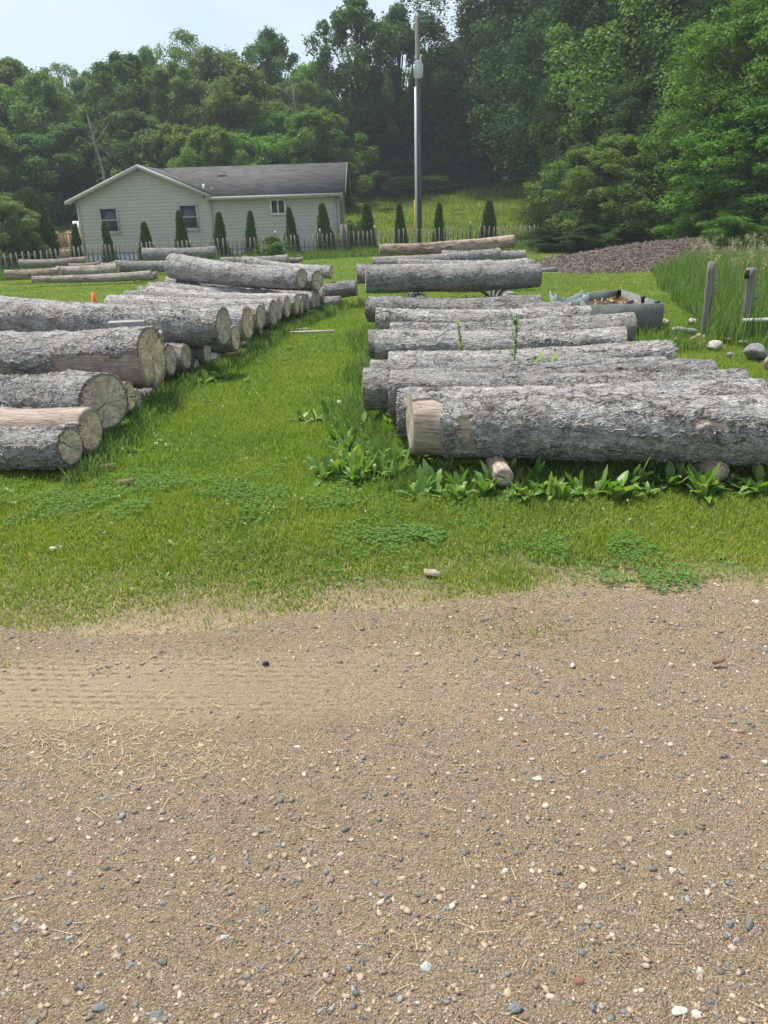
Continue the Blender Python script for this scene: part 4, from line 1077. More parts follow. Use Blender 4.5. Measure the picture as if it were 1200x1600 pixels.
# ================================================================== UTILITY POLE
py_ = 36.0; top = P(652, 26, py_); bot = P(655, 383, py_); gzp = float(gz(bot.x, py_))
po = empty('utility_pole', (bot.x, py_, gzp), 'tall wooden utility pole with a grey transformer and white conduit', 'utility pole')
dx = top.x-bot.x; hh = top.z-gzp
def pp(t, ox=0, oy=0): return Vector((dx*t+ox, oy, hh*t))
mb = MB(); mb.tube([pp(-.03), pp(.3), pp(.6), pp(1)], [.135, .125, .11, .095], 14); mb.build('pole', MAT['pole_wood'], po, True)
tt0 = (P(652, 125, py_).z-gzp)/hh; tt1 = (P(652, 100, py_).z-gzp)/hh
MAT['conduit'] = plain('conduit', (.62, .66, .70), .06, .4, .4, 3)
mb = MB(); mb.tube([pp(-.01, -.13, -.14), pp(.3, -.12, -.14), pp(tt0-.03, -.10, -.13)], .055, 10); mb.build('conduit', MAT['conduit'], po, True)
mb = MB(); mb.tube([pp(-.01, .02, -.17), pp(.3, .02, -.16), pp(.6, .02, -.15)], .02, 6); mb.build('ground_wire', MAT['wire'], po, True)
MAT['can'] = plain('transformer_grey', (.6, .63, .65), .06, .45, .4, 4)
ca = pp(tt0, 0, -.42); cb = pp(tt1, 0, -.42)
mb = MB(); mb.tube([ca, ca+Vector((0, 0, .02)), cb-Vector((0, 0, .03)), cb], [.155, .165, .165, .17], 18)
for k in range(10):
    a = 2*PI*k/10; mb.box(((ca+cb)/2+Vector((math.cos(a)*.172, math.sin(a)*.172, 0))), (.05, .012, (cb-ca).length*.75), Matrix.Rotation(a, 3, 'Z'))
tf = mb.build('transformer', MAT['can'], po)
mb = MB(); mb.tube([cb-Vector((0, 0, .0)), cb+Vector((0, 0, .035))], [.18, .14], 18); mb.build('lid', MAT['can'], tf)
for sx in (-.1, .1):
    mb = MB(); c0 = cb+Vector((sx, -.05, .03)); mb.tube([c0, c0+Vector((0, 0, .05)), c0+Vector((0, 0, .1)), c0+Vector((0, 0, .2))], [.04, .028, .04, .02], 10); mb.build('bushing', plain('porcelain', (.5, .48, .46)), tf, True)
mb = MB(); mb.box(pp(tt0+.01, 0, -.2), (.1, .3, .08)); mb.box(pp(tt1-.01, 0, -.2), (.1, .3, .08)); mb.build('bracket', MAT['can'], po)
mb = MB(); s_ = pp(.997); mb.tube([s_+Vector((0, 0, -.1)), s_+Vector((0, 0, .06)), s_+Vector((0, 0, .16))], [.05, .06, .03], 8); mb.build('insulator', MAT['can'], po, True)
mb = MB(); mb.tube([pp(1, 0, 0)+Vector((0, 0, .12)), Vector((-.5, -14, hh+1.2)), Vector((-1.2, -60, hh+2.0))], .012, 5); mb.build('power_line', MAT['wire'], po)
mb = MB(); mb.tube([pp(tt1+.1, .13, -.05), pp(.96, .14, -.05), pp(1.0, .05, -.02)], .01, 5); mb.build('power_line', MAT['wire'], po)
# yellow guy guard
a = P(648, 312, 36.6); b = P(649, 380, 36.2)
mb = MB(); mb.tube([(0, 0, -.1), (a.x-b.x, a.y-b.y, a.z-float(gz(b.x, b.y)))], .03, 8)
o = mb.build('guy_guard', plain('yellow_plastic', (.5, .36, .04), .1)); o.location = (b.x, b.y, float(gz(b.x, b.y))); tag(o, 'thin yellow guard tube standing left of the utility pole', 'guy guard')

# ================================================================== TRAFFIC CONE
cpn = P(145, 457, 13.5); g = float(gz(cpn.x, 13.5))
co = empty('traffic_cone', (cpn.x, 13.5, g), 'small orange traffic cone behind the left log stack', 'traffic cone')
hc = cpn.z-g; mo = plain('cone_orange', (.75, .16, .03), .08, .5, .3)
mb = MB(); mb.tube([(0, 0, .02), (0, 0, hc*.5), (0, 0, hc)], [.11, .065, .028], 20); mb.build('cone_body', mo, co, True)
mb = MB(); mb.box((0, 0, .012), (.3, .3, .024)); mb.build('cone_base', mo, co)

# ================================================================== MULCH, PLANKS
mm = M('mulch', .95, .1); v = mm.coord((1, 1, 1), 'Object')
vc = mm.vor(v, 16, 'F1', 'Color'); sp = mm.n('ShaderNodeSeparateColor'); mm.l(vc, sp.inputs[0])
cc = mm.ramp(sp.outputs[0], [(0, (.06, .042, .033)), (.4, (.12, .09, .072)), (.75, (.19, .15, .125)), (1, (.30, .255, .22))])
cc = mm.mix(mm.ramp(mm.noise(v, 40, 5, .8), [(.4, .6), (.6, 0.0)]), cc, (.04, .028, .022)); mm.col(cc); mm.bump(mm.noise(v, 25, 5, .8), .06)
MAT['mulch'] = mm.m
def mulch_z(X, Y):
    base = gz(X, Y)
    m1 = .46*np.exp(-(((X-9.7)/2.9)**2+((Y-24.6)/2.0)**2)) + .16*np.exp(-(((X-7.2)/2.2)**2+((Y-24.4)/1.6)**2)) + .3*np.exp(-(((X-12.6)/2.5)**2+((Y-23.4)/2)**2))
    ed = np.minimum(np.minimum(X-4.1-.35*np.abs(Y-23), 15-X), np.minimum(Y-20.2, 27.2-Y)+.8*(fbm(X*.8, Y*.8, 0, 41)-.5))
    e = sstep(-.1, .5, ed)
    return base - .06 + e*(.10 + m1 + .07*(fbm(X*6, Y*6, 0, 43)-.5)+.05*(fbm(X*20, Y*20, 0, 47)-.5))
V, F = grid(3.5, 15.5, 19.2, 28, 260, 190, mulch_z)
tag(link('mulch_mound', npmesh('mulch_mound', V, F, MAT['mulch'], True)), kind='structure')
rs = np.random.default_rng(5); n = 9000
cx = rs.uniform(4.3, 14.8, n); cy = 20.1+7*rs.random(n)**1.3; cz = mulch_z(cx, cy)+.012
t = unit(np.stack([rs.normal(size=n), rs.normal(size=n), rs.normal(size=n)*.25], 1)); b = unit(np.cross(t, np.stack([rs.normal(size=n)*.3, rs.normal(size=n)*.3, np.ones(n)], 1)))
V, F = quads(np.stack([cx, cy, cz], 1), t, b, .05+.09*rs.random(n), .035)
tag(link('wood_chips', npmesh('wood_chips', V, F, leafmat('chip', [(.07, .05, .04), (.145, .11, .088), (.28, .235, .20)], .0, .9))), 'brown grey bark chips strewn over the mulch mound', 'mulch', kind='stuff')
pl1 = P(842, 405, 21.5)
mb = MB(); mb.box((0, 0, 0), (1.0, .22, .09), Matrix.Rotation(-.05, 3, 'Y')); o = mb.build('plank', MAT['grey_wood_x']); o.location = (pl1.x, 21.5, mulch_z(pl1.x, 21.5).item()+.10); tag(o, 'grey plank end lying beside the mulch behind the right stack', 'plank', 'grey planks beside the mulch')
mb = MB(); mb.box((0, 0, 0), (.7, .2, .08)); o = mb.build('plank', MAT['grey_wood_x']); o.location = (pl1.x+.25, 21.3, mulch_z(pl1.x, 21.3).item()+.02); tag(o, 'lower grey plank under the tilted one beside the mulch', 'plank', 'grey planks beside the mulch')
# pale strips lying across the lane
for (l, r, py, lb) in ((430, 482, 517, 'short pale strip of wood lying in the lane, the farther one'), (428, 523, 520.5, 'long pale strip of wood lying across the grass lane')):
    a = G(l, py+2); b = G(r, py-1); a.z += .02; b.z += .02; c = (a+b)/2; mb = MB(); mb.bar(a-c, b-c, .04, .03); o = mb.build('wood_strip', plain('pale_strip', (.55, .52, .42), .15)); o.location = c; tag(o, lb, 'wood strip', 'pale strips in the lane')
# squared beam on the forked log
def beam(l, t, r, b_, Y, dpt, label, tilt=0, name='timber_block'):
    a = P(l, t, Y); c = P(r, b_, Y); mb = MB(); mb.box((0, 0, 0), (c.x-a.x, dpt, a.z-c.z), Matrix.Rotation(tilt, 3, 'Z'))
    o = mb.build(name, MAT['grey_wood_x']); o.location = ((a.x+c.x)/2, Y+dpt/2, (a.z+c.z)/2); tag(o, label, 'timber', 'squared timbers on the left stack')
    md = o.modifiers.new('b', 'BEVEL'); md.width = .006; md.segments = 2
beam(166, 504, 226, 530, 7.34, .14, 'squared grey timber block lying behind the forked log top', .15)
beam(238, 520, 254, 553, 7.42, .16, 'short grey timber end wedged right of the forked cut end', .3)
# dark bark scrap in the grass by the stack
def slab_scrap(px, py, sx, sy, sz, label, mat, cat='bark scrap', grp='loose bark scraps on the grass', rot=.3, dz=.03, name='bark_scrap'):
    p = G(px, py); mb = MB(); n = 9; rs_ = random.Random(int(px*7))
    top = []; 
    for k in range(n):
        a = 2*PI*k/n; q = rs_.uniform(.7, 1.05); top.append((math.cos(a)*sx/2*q, math.sin(a)*sy/2*q))
    V = [(x_, y_, sz*(.6+.5*rs_.random())) for x_, y_ in top]+[(x_, y_, 0) for x_, y_ in top]+[(0, 0, sz*1.3), (0, 0, 0)]
    mb.add(V, [(k, (k+1) % n, n+(k+1) % n, n+k)[::-1] for k in range(n)], [(2*n, k, (k+1) % n) for k in range(n)])
    o = mb.build(name, mat); o.location = (p.x, p.y, p.z+dz-.02); o.rotation_euler = (rs_.uniform(-.15, .15), rs_.uniform(-.2, .2), rot); tag(o, label, cat, grp)
bk = plain('scrap_bark', (.26, .17, .11), .4, .9, .1, 30, .01); bk2 = plain('scrap_pale', (.5, .42, .32), .25, .9, .1, 30, .01); bkd = plain('scrap_dark', (.09, .06, .045), .4, .9, .1, 30, .01)
slab_scrap(364, 560, .34, .14, .06, 'dark split piece of bark on the grass below the slanted cut end', bkd, rot=-.8)
slab_scrap(165, 733, .20, .06, .02, 'reddish bark strip on the grass by the nearest left log', bk)
slab_scrap(195, 757, .14, .05, .02, 'brown bark strip nearest the road on the left grass', bk, rot=.1)
slab_scrap(122, 737, .12, .06, .02, 'reddish bark chip right under the nearest left cut end', bk)
slab_scrap(83, 861, .045, .05, .012, 'small pale curled chip on the left grass near the road', bk2, rot=.8)
slab_scrap(675, 900, .09, .05, .018, 'pale reddish wood chip at the grass edge in the middle', bk2, rot=-.2)
slab_scrap(1122, 1038, .06, .02, .01, 'brown bark sliver on the gravel at the right', bk, rot=.1)

# ================================================================== PLANTER BED
pln = empty('planter_bed', (3.0, 10.8, 0), 'weathered grey board raised bed holding soil and orange chips', 'planter')
gb_ = plain('grey_board', (.17, .18, .165), .25, .85, .15, 6, .006)
def board(mb, l, r, Yl, Yr, ht):
    a = P(l[0], l[1], Yl); b = P(r[0], r[1], Yr); a.z -= ht/2; b.z -= ht/2; o_ = Vector(pln.location); mb.bar(a-o_, b-o_, .04, ht)
for l, r, Yl, Yr, ht in (((916, 477), (1036, 474), 10.3, 10.3, .36), ((1036, 474), (969, 452), 10.32, 12.4, .34), ((900, 459), (969, 452), 12.0, 12.4, .3), ((916, 477), (900, 459), 10.3, 12.0, .3)):
    mb = MB(); board(mb, l, r, Yl, Yr, ht); mb.build('board', gb_, pln)
a = P(975, 482, 11.2)
V, F = grid(-.55, .55, -.75, .85, 30, 40, lambda X, Y: .05*(fbm(X*5, Y*5, 0, 3)-.5))
V[:, 0] += 0.12*V[:, 1]*-1.2
o = link('soil', npmesh('soil', V, F, plain('soil', (.10, .07, .05), .4, .95, .1, 20, .03), True), pln); o.location = Vector((a.x-.25, 11.25, float(P(975, 480, 10.4).z)-.09))-Vector(pln.location)
rs = np.random.default_rng(3); n = 60; q = np.stack([rs.normal(size=n)*.10, rs.normal(size=n)*.08, np.abs(rs.normal(size=n))*.02+.02], 1)
t = unit(rs.normal(size=(n, 3))*[1, 1, .4]); b = unit(np.cross(t, rs.normal(size=(n, 3))))
V, F = quads(q, t, b, .06, .035)
o = link('orange_chips', npmesh('orange_chips', V, F, leafmat('orange_chip', [(.42, .22, .11), (.5, .34, .2)], 0, .8)), pln); o['kind'] = 'stuff'; pc_ = P(965, 476, 10.7); o.location = pc_+Vector((0, 0, .01))-Vector(pln.location)
# small curved trough left of it
tr_ = empty('curved_trough', P(889, 467, 11.2), 'greenish curved metal trough with seedlings left of the board bed', 'planter')
gm = plain('trough_green', (.20, .26, .24), .15, .5, .4, 6)
def concave(yo):
    V = []; nu = 14
    for i in range(nu+1):
        xx = -.24+.48*i/nu; zt = .10*(2*i/nu-1)**2
        for yy, zz in ((yo-.012, zt), (yo-.012, -.24), (yo+.012, -.24), (yo+.012, zt)): V.append((xx*(1 if zz > -.2 else .8), yy, zz))
    F = []
    for i in range(nu):
        for j in range(4): F.append((i*4+j, i*4+(j+1) % 4, i*4+4+(j+1) % 4, i*4+4+j))
    F += [(0, 3, 2, 1), (nu*4, nu*4+1, nu*4+2, nu*4+3)]
    return npmesh('panel', np.array(V), np.array(F), gm)
link('panel', concave(-.17), tr_); link('panel', concave(.17), tr_)
for sx in (-1, 1):
    mb = MB(); mb.box((sx*.215, 0, -.10), (.02, .31, .30), Matrix.Rotation(sx*.13, 3, 'Y')); mb.build('panel', gm, tr_)
mb = MB(); mb.box((0, 0, -.30), (.4, .3, .2)); mb.build('base', gb_, tr_)
mb = MB(); mb.box((0, 0, -.08), (.40, .28, .02)); mb.build('soil', plain('soil2', (.09, .07, .05)), tr_)
MAT['black'] = plain('black_plastic', (.02, .02, .02), .1, .4, .4)
for px, py, lb in ((1005, 462, 'middle'), (1027, 470, 'right'), (968, 452, 'back')):
    Y = {1005: 10.6, 1027: 10.4, 968: 12.3}[px]; t_ = P(px, py, Y); e = empty('stake_light', (t_.x, Y, t_.z-.34), 'small black stake light standing at the %s of the board bed' % lb, 'stake light', 'stake lights in the board bed')
    mb = MB(); mb.tube([(0, 0, 0), (0, 0, .26)], .008, 6); mb.build('stake', MAT['black'], e)
    mb = MB(); mb.tube([(0, 0, .25), (0, 0, .31), (0, 0, .32), (0, 0, .345)], [.022, .025, .04, .01], 10); mb.build('lamp_head', MAT['black'], e)

# ================================================================== FENCE POSTS AND RAIL
def wpost(t, b, Y, r, label, lean=0):
    pt = P(t[0], t[1], Y); pb = P(b[0], b[1], Y); pb.z = float(gz(pb.x, Y))-.05
    e = empty('fence_post', (pb.x, Y, float(gz(pb.x, Y))), label, 'fence post', 'old grey fence posts')
    d = pt-pb; mb = MB(); n = 10; rs_ = random.Random(int(t[0]))
    pts = [Vector((0, 0, -.05))+d*k/8 for k in range(9)]
    mb.tube(pts, [r*(1+rs_.uniform(-.12, .12)) for _ in pts], 9); o = mb.build('post', MAT['grey_wood'], e)
    for k in (.55, .72):
        q = d*k; mb = MB(); mb.tube([q+Vector((r*.7, -r*.5, 0)), q+Vector((r*1.9, -r*.6, .01))], .006, 5); mb.build('nail', MAT['wire'], e)
    return e
wpost((1113, 409), (1101, 522), 9.9, .052, 'grey fence post leaning right, left one of the two')
e = wpost((1175, 419), (1164, 527), 9.6, .055, 'upright grey fence post carrying the white rail')
mb = MB(); q = P(1166, 428, 9.6)-Vector(e.location); mb.box(q+Vector((-.02, -.06, 0)), (.04, .04, .1)); mb.build('insulator', MAT['black'], e)
a = P(1160, 501, 9.5); b = P(1215, 493, 9.1)+Vector((.9, -.3, .0)); c = (a+b)/2
mb = MB(); mb.tube([a-c, (b-a)*.0, b-c], .026, 10); o = mb.build('rail', plain('rail_white', (.5, .5, .47), .2), None, True); o.location = c; tag(o, 'whitish round rail resting against the right fence post', 'rail')
a = P(1128, 512, 10.6); b = P(1160, 512, 10.5); c = (a+b)/2
mb = MB(); mb.tube([a-c, b-c], .03, 8); o = mb.build('rail', plain('rail_tan', (.38, .33, .25), .2), None, True); o.location = c; tag(o, 'short tan pole in the grass between the two fence posts', 'rail')

# ================================================================== ROCKS
def rock(px, py, w_, h_, label, c, seed, grp='rocks by the old fence posts', name='rock', d_=None, sink=.25, cat='rock', sub=3):
    p = G(px, py); import bmesh
    bm = bmesh.new(); bmesh.ops.create_icosphere(bm, subdivisions=sub, radius=1)
    V = np.array([v.co[:] for v in bm.verts]); F = np.array([[v.index for v in f.verts] for f in bm.faces]); bm.free()
    k = 1+.5*(fbm(V[:, 0]*1.4+seed, V[:, 1]*1.4, V[:, 2]*1.4, seed, 2)-.5)+.12*(fbm(V[:, 0]*6+seed, V[:, 1]*6, V[:, 2]*6, seed+3, 2)-.5)
    # facets
    rs_ = np.random.default_rng(seed)
    for _ in range(12 if sub > 2 else 9):
        nrm = unit(rs_.normal(size=3)); dd = V*k[:, None] @ nrm; lim = rs_.uniform(.5, .8); k = np.where(dd > lim, k*lim/np.maximum(dd, 1e-6), k)
    V = V*k[:, None]*np.array([w_/2, (d_ or w_*.75)/2, h_/2])
    o = link(name, npmesh(name, V, F, c, False)); o.location = (p.x, p.y, p.z+h_*(.5-sink)); o.rotation_euler = (0, 0, rs_.uniform(0, 1)); tag(o, label, cat, grp)
rp = plain('rock_pale', (.34, .30, .235), .3, .85, .2, 14, .01); rg = plain('rock_grey', (.22, .225, .21), .4, .85, .2, 12, .01); rt = plain('rock_tan', (.37, .31, .215), .3, .85, .2, 14, .01)
rock(1011, 518, .17, .13, 'rounded pale tan rock below the board bed corner', rp, 1)
rock(1037, 510, .24, .17, 'yellowish rock by the right corner of the board bed', rt, 2)
rock(1062, 522, .36, .16, 'flat greenish grey slab rock left of the leaning post', rg, 3)
rock(1084, 508, .22, .15, 'pale pointed rock just left of the leaning post', rp, 4)
rock(1078, 524, .2, .12, 'grey rock at the foot of the leaning post', rg, 5)
rock(1102, 528, .12, .1, 'small tan rock right below the leaning post', rt, 6)
rock(1115, 547, .25, .15, 'white oval rock on the grass below the posts', plain('rock_white', (.45, .41, .34), .2, .85, .2, 14, .01), 7)
rock(1160, 540, .16, .11, 'small grey rock below the upright post', rp, 8)
rock(1180, 562, .34, .26, 'large grey veined boulder near the right frame edge', rg, 9)
rock(1207, 578, .22, .25, 'tan boulder cut by the right frame edge', rt, 10)
for i in range(14):
    px, py = random.uniform(1030, 1190), random.uniform(505, 560)
    rock(px, py, random.uniform(.07, .15), random.uniform(.05, .10), 'small rubble stone lying among the larger rocks by the old posts', random.choice((rp, rg, rt)), 200+i, 'rubble stones by the old posts', sub=2)
rock(1050, 582, .07, .04, 'tiny white stone in the grass beyond the right stack', rp, 11)

# ================================================================== GRASS
def blades(x, y, h, wd, rs, mat, name, label, lean=.5, zf=None, seg=2, cat='grass'):
    n = len(x); z = (zf or gz)(x, y)-.008
    a = rs.random(n)*2*PI; dirv = np.stack([np.cos(a), np.sin(a), np.zeros(n)], 1)
    ln = (rs.random(n)**.8*lean)[:, None]*h[:, None]
    side = np.stack([-np.sin(a+rs.normal(size=n)*.8), np.cos(a), np.zeros(n)], 1); side = unit(side)*wd[:, None]/2
    p0 = np.stack([x, y, z], 1); up = np.array([0, 0, 1.0])
    p1 = p0 + dirv*ln*.35 + up*h[:, None]*.55; p2 = p0 + dirv*ln*1.1 + up*h[:, None]*(1-.35*(ln/np.maximum(h[:, None], 1e-6))**1.5)
    V = np.stack([p0-side, p0+side, p1+side*.8, p1-side*.8, p2], 1).reshape(-1, 3)
    b = np.arange(n)[:, None]*5
    return tag(link(name, npmesh(name, V, [b+np.array([0, 1, 2, 3]), b+np.array([3, 2, 4])], mat)), label, cat, kind='stuff')
rs = np.random.default_rng(11)
def scatter(n, y0, y1, half, p=1.0):
    y = y0+(y1-y0)*rs.random(n)**p; x = (rs.random(n)*2-1)*half(y); return x, y
# patchy edge: probability function
def edge_p(x, y):
    e = 2.84+.04*np.sin(x*.9+1)+.55*(fbm(x*2.6, y*2.6, 0, 51)-.5)+.12*sstep(.2, 2.2, x)
    pr = .14*sstep(e-.3, e, y)+.86*sstep(e-.02, e+.55, y)
    pr = pr*(.32+.68*sstep(.36, .54, fbm(x*3.2, y*3.2, 0, 53)+.35*sstep(3.3, 3.8, y)))
    return pr
n = 330000; x, y = scatter(n, 2.6, 7.0, lambda y: .62*y+.8, 1.15); keep = rs.random(n) < edge_p(x, y); x, y = x[keep], y[keep]
cl = fbm(x*1.7, y*1.7, 0, 61); h = (.016+.030*rs.random(len(x))+.05*np.maximum(0, cl-.55)*2)*(.55+.45*sstep(2.9, 3.6, y))
wd_ = .0022+.0018*rs.random(len(x))+.0004*y; nf = (y+.5*(fbm(x*1.5, y*1.5, 0, 66)-.5)) < 4.35
blades(x[nf], y[nf], h[nf], wd_[nf], rs, MAT['grass'], 'grass', 'short yellowish green grass of the verge along the road', .8)
nf = ~nf; blades(x[nf], y[nf], h[nf]*.85, wd_[nf], rs, MAT['grass_fresh'], 'grass', 'fresh green mown grass at the mouth of the lane', .8)
n = 300000; x, y = scatter(n, 6.9, 15, lambda y: .60*y+.8, 1.0)
blades(x, y, .018+.028*rs.random(n), .005+.004*rs.random(n), rs, MAT['grass_fresh'], 'grass', 'mown green grass between and beside the two log stacks', .8)
n = 210000; x, y = scatter(n, 14.8, 40, lambda y: .60*y+.8, .9)
blades(x, y, .018+.03*rs.random(n), .010+.010*rs.random(n), rs, MAT['grass_fresh'], 'grass', 'mown grass of the yard beyond the stacks', .9)
n = 130000; x, y = scatter(n, 40, 63, lambda y: .2*y+3, 1.0); x = x+3
blades(x, y, .10+.30*rs.random(n)*(.4+.6*(fbm(x*.4, y*.4, 0, 71) > .5)), .03+.02*rs.random(n), rs, MAT['grass'], 'grass', 'longer meadow grass on the slope behind the fence', .9)
# dry blades near the road edge
n = 36000; x, y = scatter(n, 2.65, 4.4, lambda y: .62*y+.6, 1.2)
k = rs.random(n) < .15+.85*edge_p(x, y)*sstep(4.4, 3.2, y); x, y = x[k], y[k]
blades(x, y, .01+.02*rs.random(len(x)), .0022+.001*rs.random(len(x)), rs, MAT['grass_dry'], 'dry_grass', 'dry straw coloured grass bits along the road edge', 2.2)
# longer tufts hugging the stacks and the fence
def near_log_points(n, filt, off=(.0, .25)):
    xs_, ys_ = [], []
    sel = [q for q in ALL if filt(q)]
    for i in range(n):
        _, a, b, ra, rb = sel[rs.integers(len(sel))]; t = rs.random(); p = a.lerp(b, t); xs_.append(p.x+rs.normal()*.12); ys_.append(p.y+rs.normal()*.15)
    return np.array(xs_), np.array(ys_)
ends_l = [q[2] for q in ALL if q[0] and q[2].x < .2 and q[2].y < 15 and q[2].z < .5]
n = 8000; idx = rs.integers(len(ends_l), size=n); E = np.array([[p.x, p.y] for p in ends_l])[idx]
x = E[:, 0]+.02+.10*np.abs(rs.normal(size=n)); y = E[:, 1]+rs.normal(size=n)*.22
blades(x, y, .06+.12*rs.random(n), .003+.0007*y, rs, MAT['tallgrass'], 'long_grass', 'long uncut grass along the cut ends of the left stack', .8)
ends_r = [q[1] for q in ALL if q[1].x > -1.2 and q[1].x < 1.0 and q[1].y < 15 and q[1].z < .5 and q[2].x > 0]
n = 6500; idx = rs.integers(len(ends_r), size=n); E = np.array([[p.x, p.y] for p in ends_r])[idx]
x = E[:, 0]-.04-.12*np.abs(rs.normal(size=n)); y = E[:, 1]+rs.normal(size=n)*.25
blades(x, y, .06+.13*rs.random(n), .003+.0007*y, rs, MAT['tallgrass'], 'long_grass', 'long uncut grass along the left ends of the right stack', .8)
# long grass under the front right log + beside right ends
n = 9000; x = rs.uniform(.1, 3.4, n); y = rs.uniform(4.45, 4.85, n)
blades(x, y, .05+.08*rs.random(n), .004+.002*rs.random(n), rs, MAT['tallgrass'], 'long_grass', 'long grass under the front log of the right stack', .8)
# along the snow fence
n = 60000; px = rs.uniform(-40, 900, n); Yf = np.interp(px, cp[:, 0], cp[:, 2]); xx = (px-600)/FPX*Yf*.955+.0; y = Yf-.1-np.abs(rs.normal(size=n))*.55
blades(xx, y, .15+.35*rs.random(n)*np.exp(-(Yf-y)), .012+.012*rs.random(n), rs, MAT['tallgrass'], 'long_grass', 'shaggy grey green grass along the foot of the snow fence', .7)
# tall grass thicket at the right
n = 52000; x = rs.uniform(3.3, 13, n); y = 9.3+10.5*rs.random(n)
lim = 3.95+.27*(y-9.3)+.35*(fbm(x, y, 0, 81)-.5); k = (x > lim) & (x < .62*y+1.2); x, y = x[k], y[k]
hgt = (.28+.50*rs.random(len(x)))*(.6+.8*fbm(x*.8, y*.8, 0, 83))*(.45+.55*sstep(0, .9, x-(3.95+.27*(y-9.3))))
blades(x, y, hgt*1.05, .009+.006*rs.random(len(x)), rs, MAT['tallgrass'], 'tall_grass', 'thicket of tall lush grass around the old fence posts at the right', .6)
n = 420; x = rs.uniform(4.3, 10.5, n); y = rs.uniform(9.8, 18, n); k = (x > 4.4+.27*(y-9.3)) & (x < .62*y+1); x, y = x[k], y[k]; n = len(x)
z = gz(x, y); hs = .65+.35*rs.random(n)
mbv = []; cen = []
V1 = []; 
for i in range(n):
    lx, ly = rs.normal()*.1, rs.normal()*.1
    cen.append((x[i]+lx, y[i]+ly, z[i]+hs[i])); V1.append(((x[i], y[i], z[i]), (x[i]+lx, y[i]+ly, z[i]+hs[i])))
mb = MB()
for a, b in V1: mb.tube([a, (Vector(a)+Vector(b))/2+Vector((.01, 0, .02)), b], .003, 3, False)
nb = len(mb.v)
V, F = leaf_cloud(cen, np.full(n, .055), 34, .022, rs, 1.6, .3, .4, .1)
me = npmesh('seed_heads', np.concatenate([np.array(mb.v), V]), np.concatenate([np.array(mb.q), F+nb]), MAT['seed'])
tag(link('seed_heads', me), 'pale feathery seed heads above the tall grass thicket', 'seed heads', kind='stuff')

# ================================================================== BROADLEAF WEEDS
def leaf_blade(length, width, curve, az, rise, n=6, wave=0.0, base=(0, 0, 0), ph=0):
    """lance leaf: strip of 3 columns"""
    V = []; F = []
    for i in range(n+1):
        t = i/n; wv = width*(math.sin(PI*min(1, t**.75*.97+.03))**.8)*(1+wave*math.sin(t*17+ph))/2 + .002
        r = length*(t*math.cos(rise)*(1-.15*t)); z = length*(t*math.sin(rise) - curve*t*t)
        cx, cy = math.cos(az), math.sin(az)
        for s in (-1, 0, 1):
            V.append((base[0]+cx*r-cy*s*wv, base[1]+cy*r+cx*s*wv, base[2]+z+(abs(s)*wv*.35)))
    for i in range(n):
        for s in (0, 1):
            a = i*3+s; F.append((a, a+1, a+4, a+3))
    return V, F
def rosette(seed, nleaf, ln, wd, rise=(.5, 1.2), wave=.12):
    r = random.Random(seed); V = []; F = []
    for k in range(nleaf):
        l = ln*r.uniform(.6, 1.15); v, f = leaf_blade(l, wd*r.uniform(.7, 1.2), r.uniform(.1, .6), r.uniform(0, 2*PI), r.uniform(*rise), 6, wave, (r.uniform(-.015, .015), r.uniform(-.015, .015), 0), r.uniform(0, 6))
        b = len(V); V += v; F += [tuple(i+b for i in q) for q in f]
    return npmesh('leaves', np.array(V), np.array(F), MAT['weed'], True)
DOCK = [rosette(s, 7+s, .20, .040, (.35, 1.35), .28) for s in (1, 2, 3, 4, 5, 6)]
DAND = [rosette(s, 12, .13, .032, (.15, .8), .3) for s in (5, 6, 7)]
BIG = [rosette(s, 9, .20, .10, (.3, .9), .1) for s in (8, 9)]
def weed(me, x, y, sc, label, group, name='weed'):
    o = link(name, me); o.location = (x, y, float(gz(x, y))-.005); o.rotation_euler = (random.uniform(-.25, .25), random.uniform(-.25, .25), random.uniform(0, 6.28)); o.scale = (sc, sc, sc*random.uniform(.7, 1.3)); tag(o, label, 'weed', group); return o
for i in range(135):
    px = 650+545*(i+.5)/135+random.uniform(-10, 10); p = G(px, random.uniform(728, 782)-(px-900)*.012)
    weed(random.choice(DOCK+DOCK+DAND), p.x, p.y, random.choice((.45, .6, .8, 1.0, 1.15))*random.uniform(.85, 1.1), 'broad leaved weed in the dense strip along the front log of the right stack', 'weeds along the front log')
for i in range(82):
    p = G(random.gauss(582, 42), random.uniform(655, 760)); 
    weed(random.choice(DOCK+DOCK+DAND), p.x, p.y, random.uniform(.7, 1.15), 'leafy weed in the clump at the left end of the front log', 'weeds at the peeled log end')
for i, (px, py) in enumerate([(300, 600), (325, 597), (345, 592), (285, 606)]):
    p = G(px, py); weed(BIG[i % 2], p.x, p.y, .9, 'large leaved burdock like plant beside the left stack', 'large leaved plants by the left stack')
for px, py in [(250, 690), (240, 680), (262, 697), (15, 768), (40, 760), (108, 748), (330, 800), (290, 790), (560, 905), (600, 960), (400, 915), (790, 945), (800, 950), (1050, 938), (985, 905), (20, 1030), (680, 960), (1140, 880), (70, 870), (500, 880)]:
    if py > 1000: continue
    p = G(px, py); weed(random.choice(DAND), p.x, p.y, random.uniform(.35, .75) if py < 850 else random.uniform(.2, .4), 'small rosette weed scattered in the short grass', 'small rosette weeds in the lawn')
for i in range(36):
    p = G(random.uniform(10, 1190), random.uniform(780, 915))
    weed(random.choice(DAND), p.x, p.y, random.uniform(.22, .5), 'small rosette weed scattered in the short grass', 'small rosette weeds in the lawn')
for i in range(18):
    t_ = random.random(); p = G(130+340*t_+random.uniform(5, 60), 745-240*t_)
    weed(random.choice(DAND+DOCK), p.x, p.y, random.uniform(.35, .7), 'leafy weed in the grass close to the left stack', 'weeds close to the left stack')
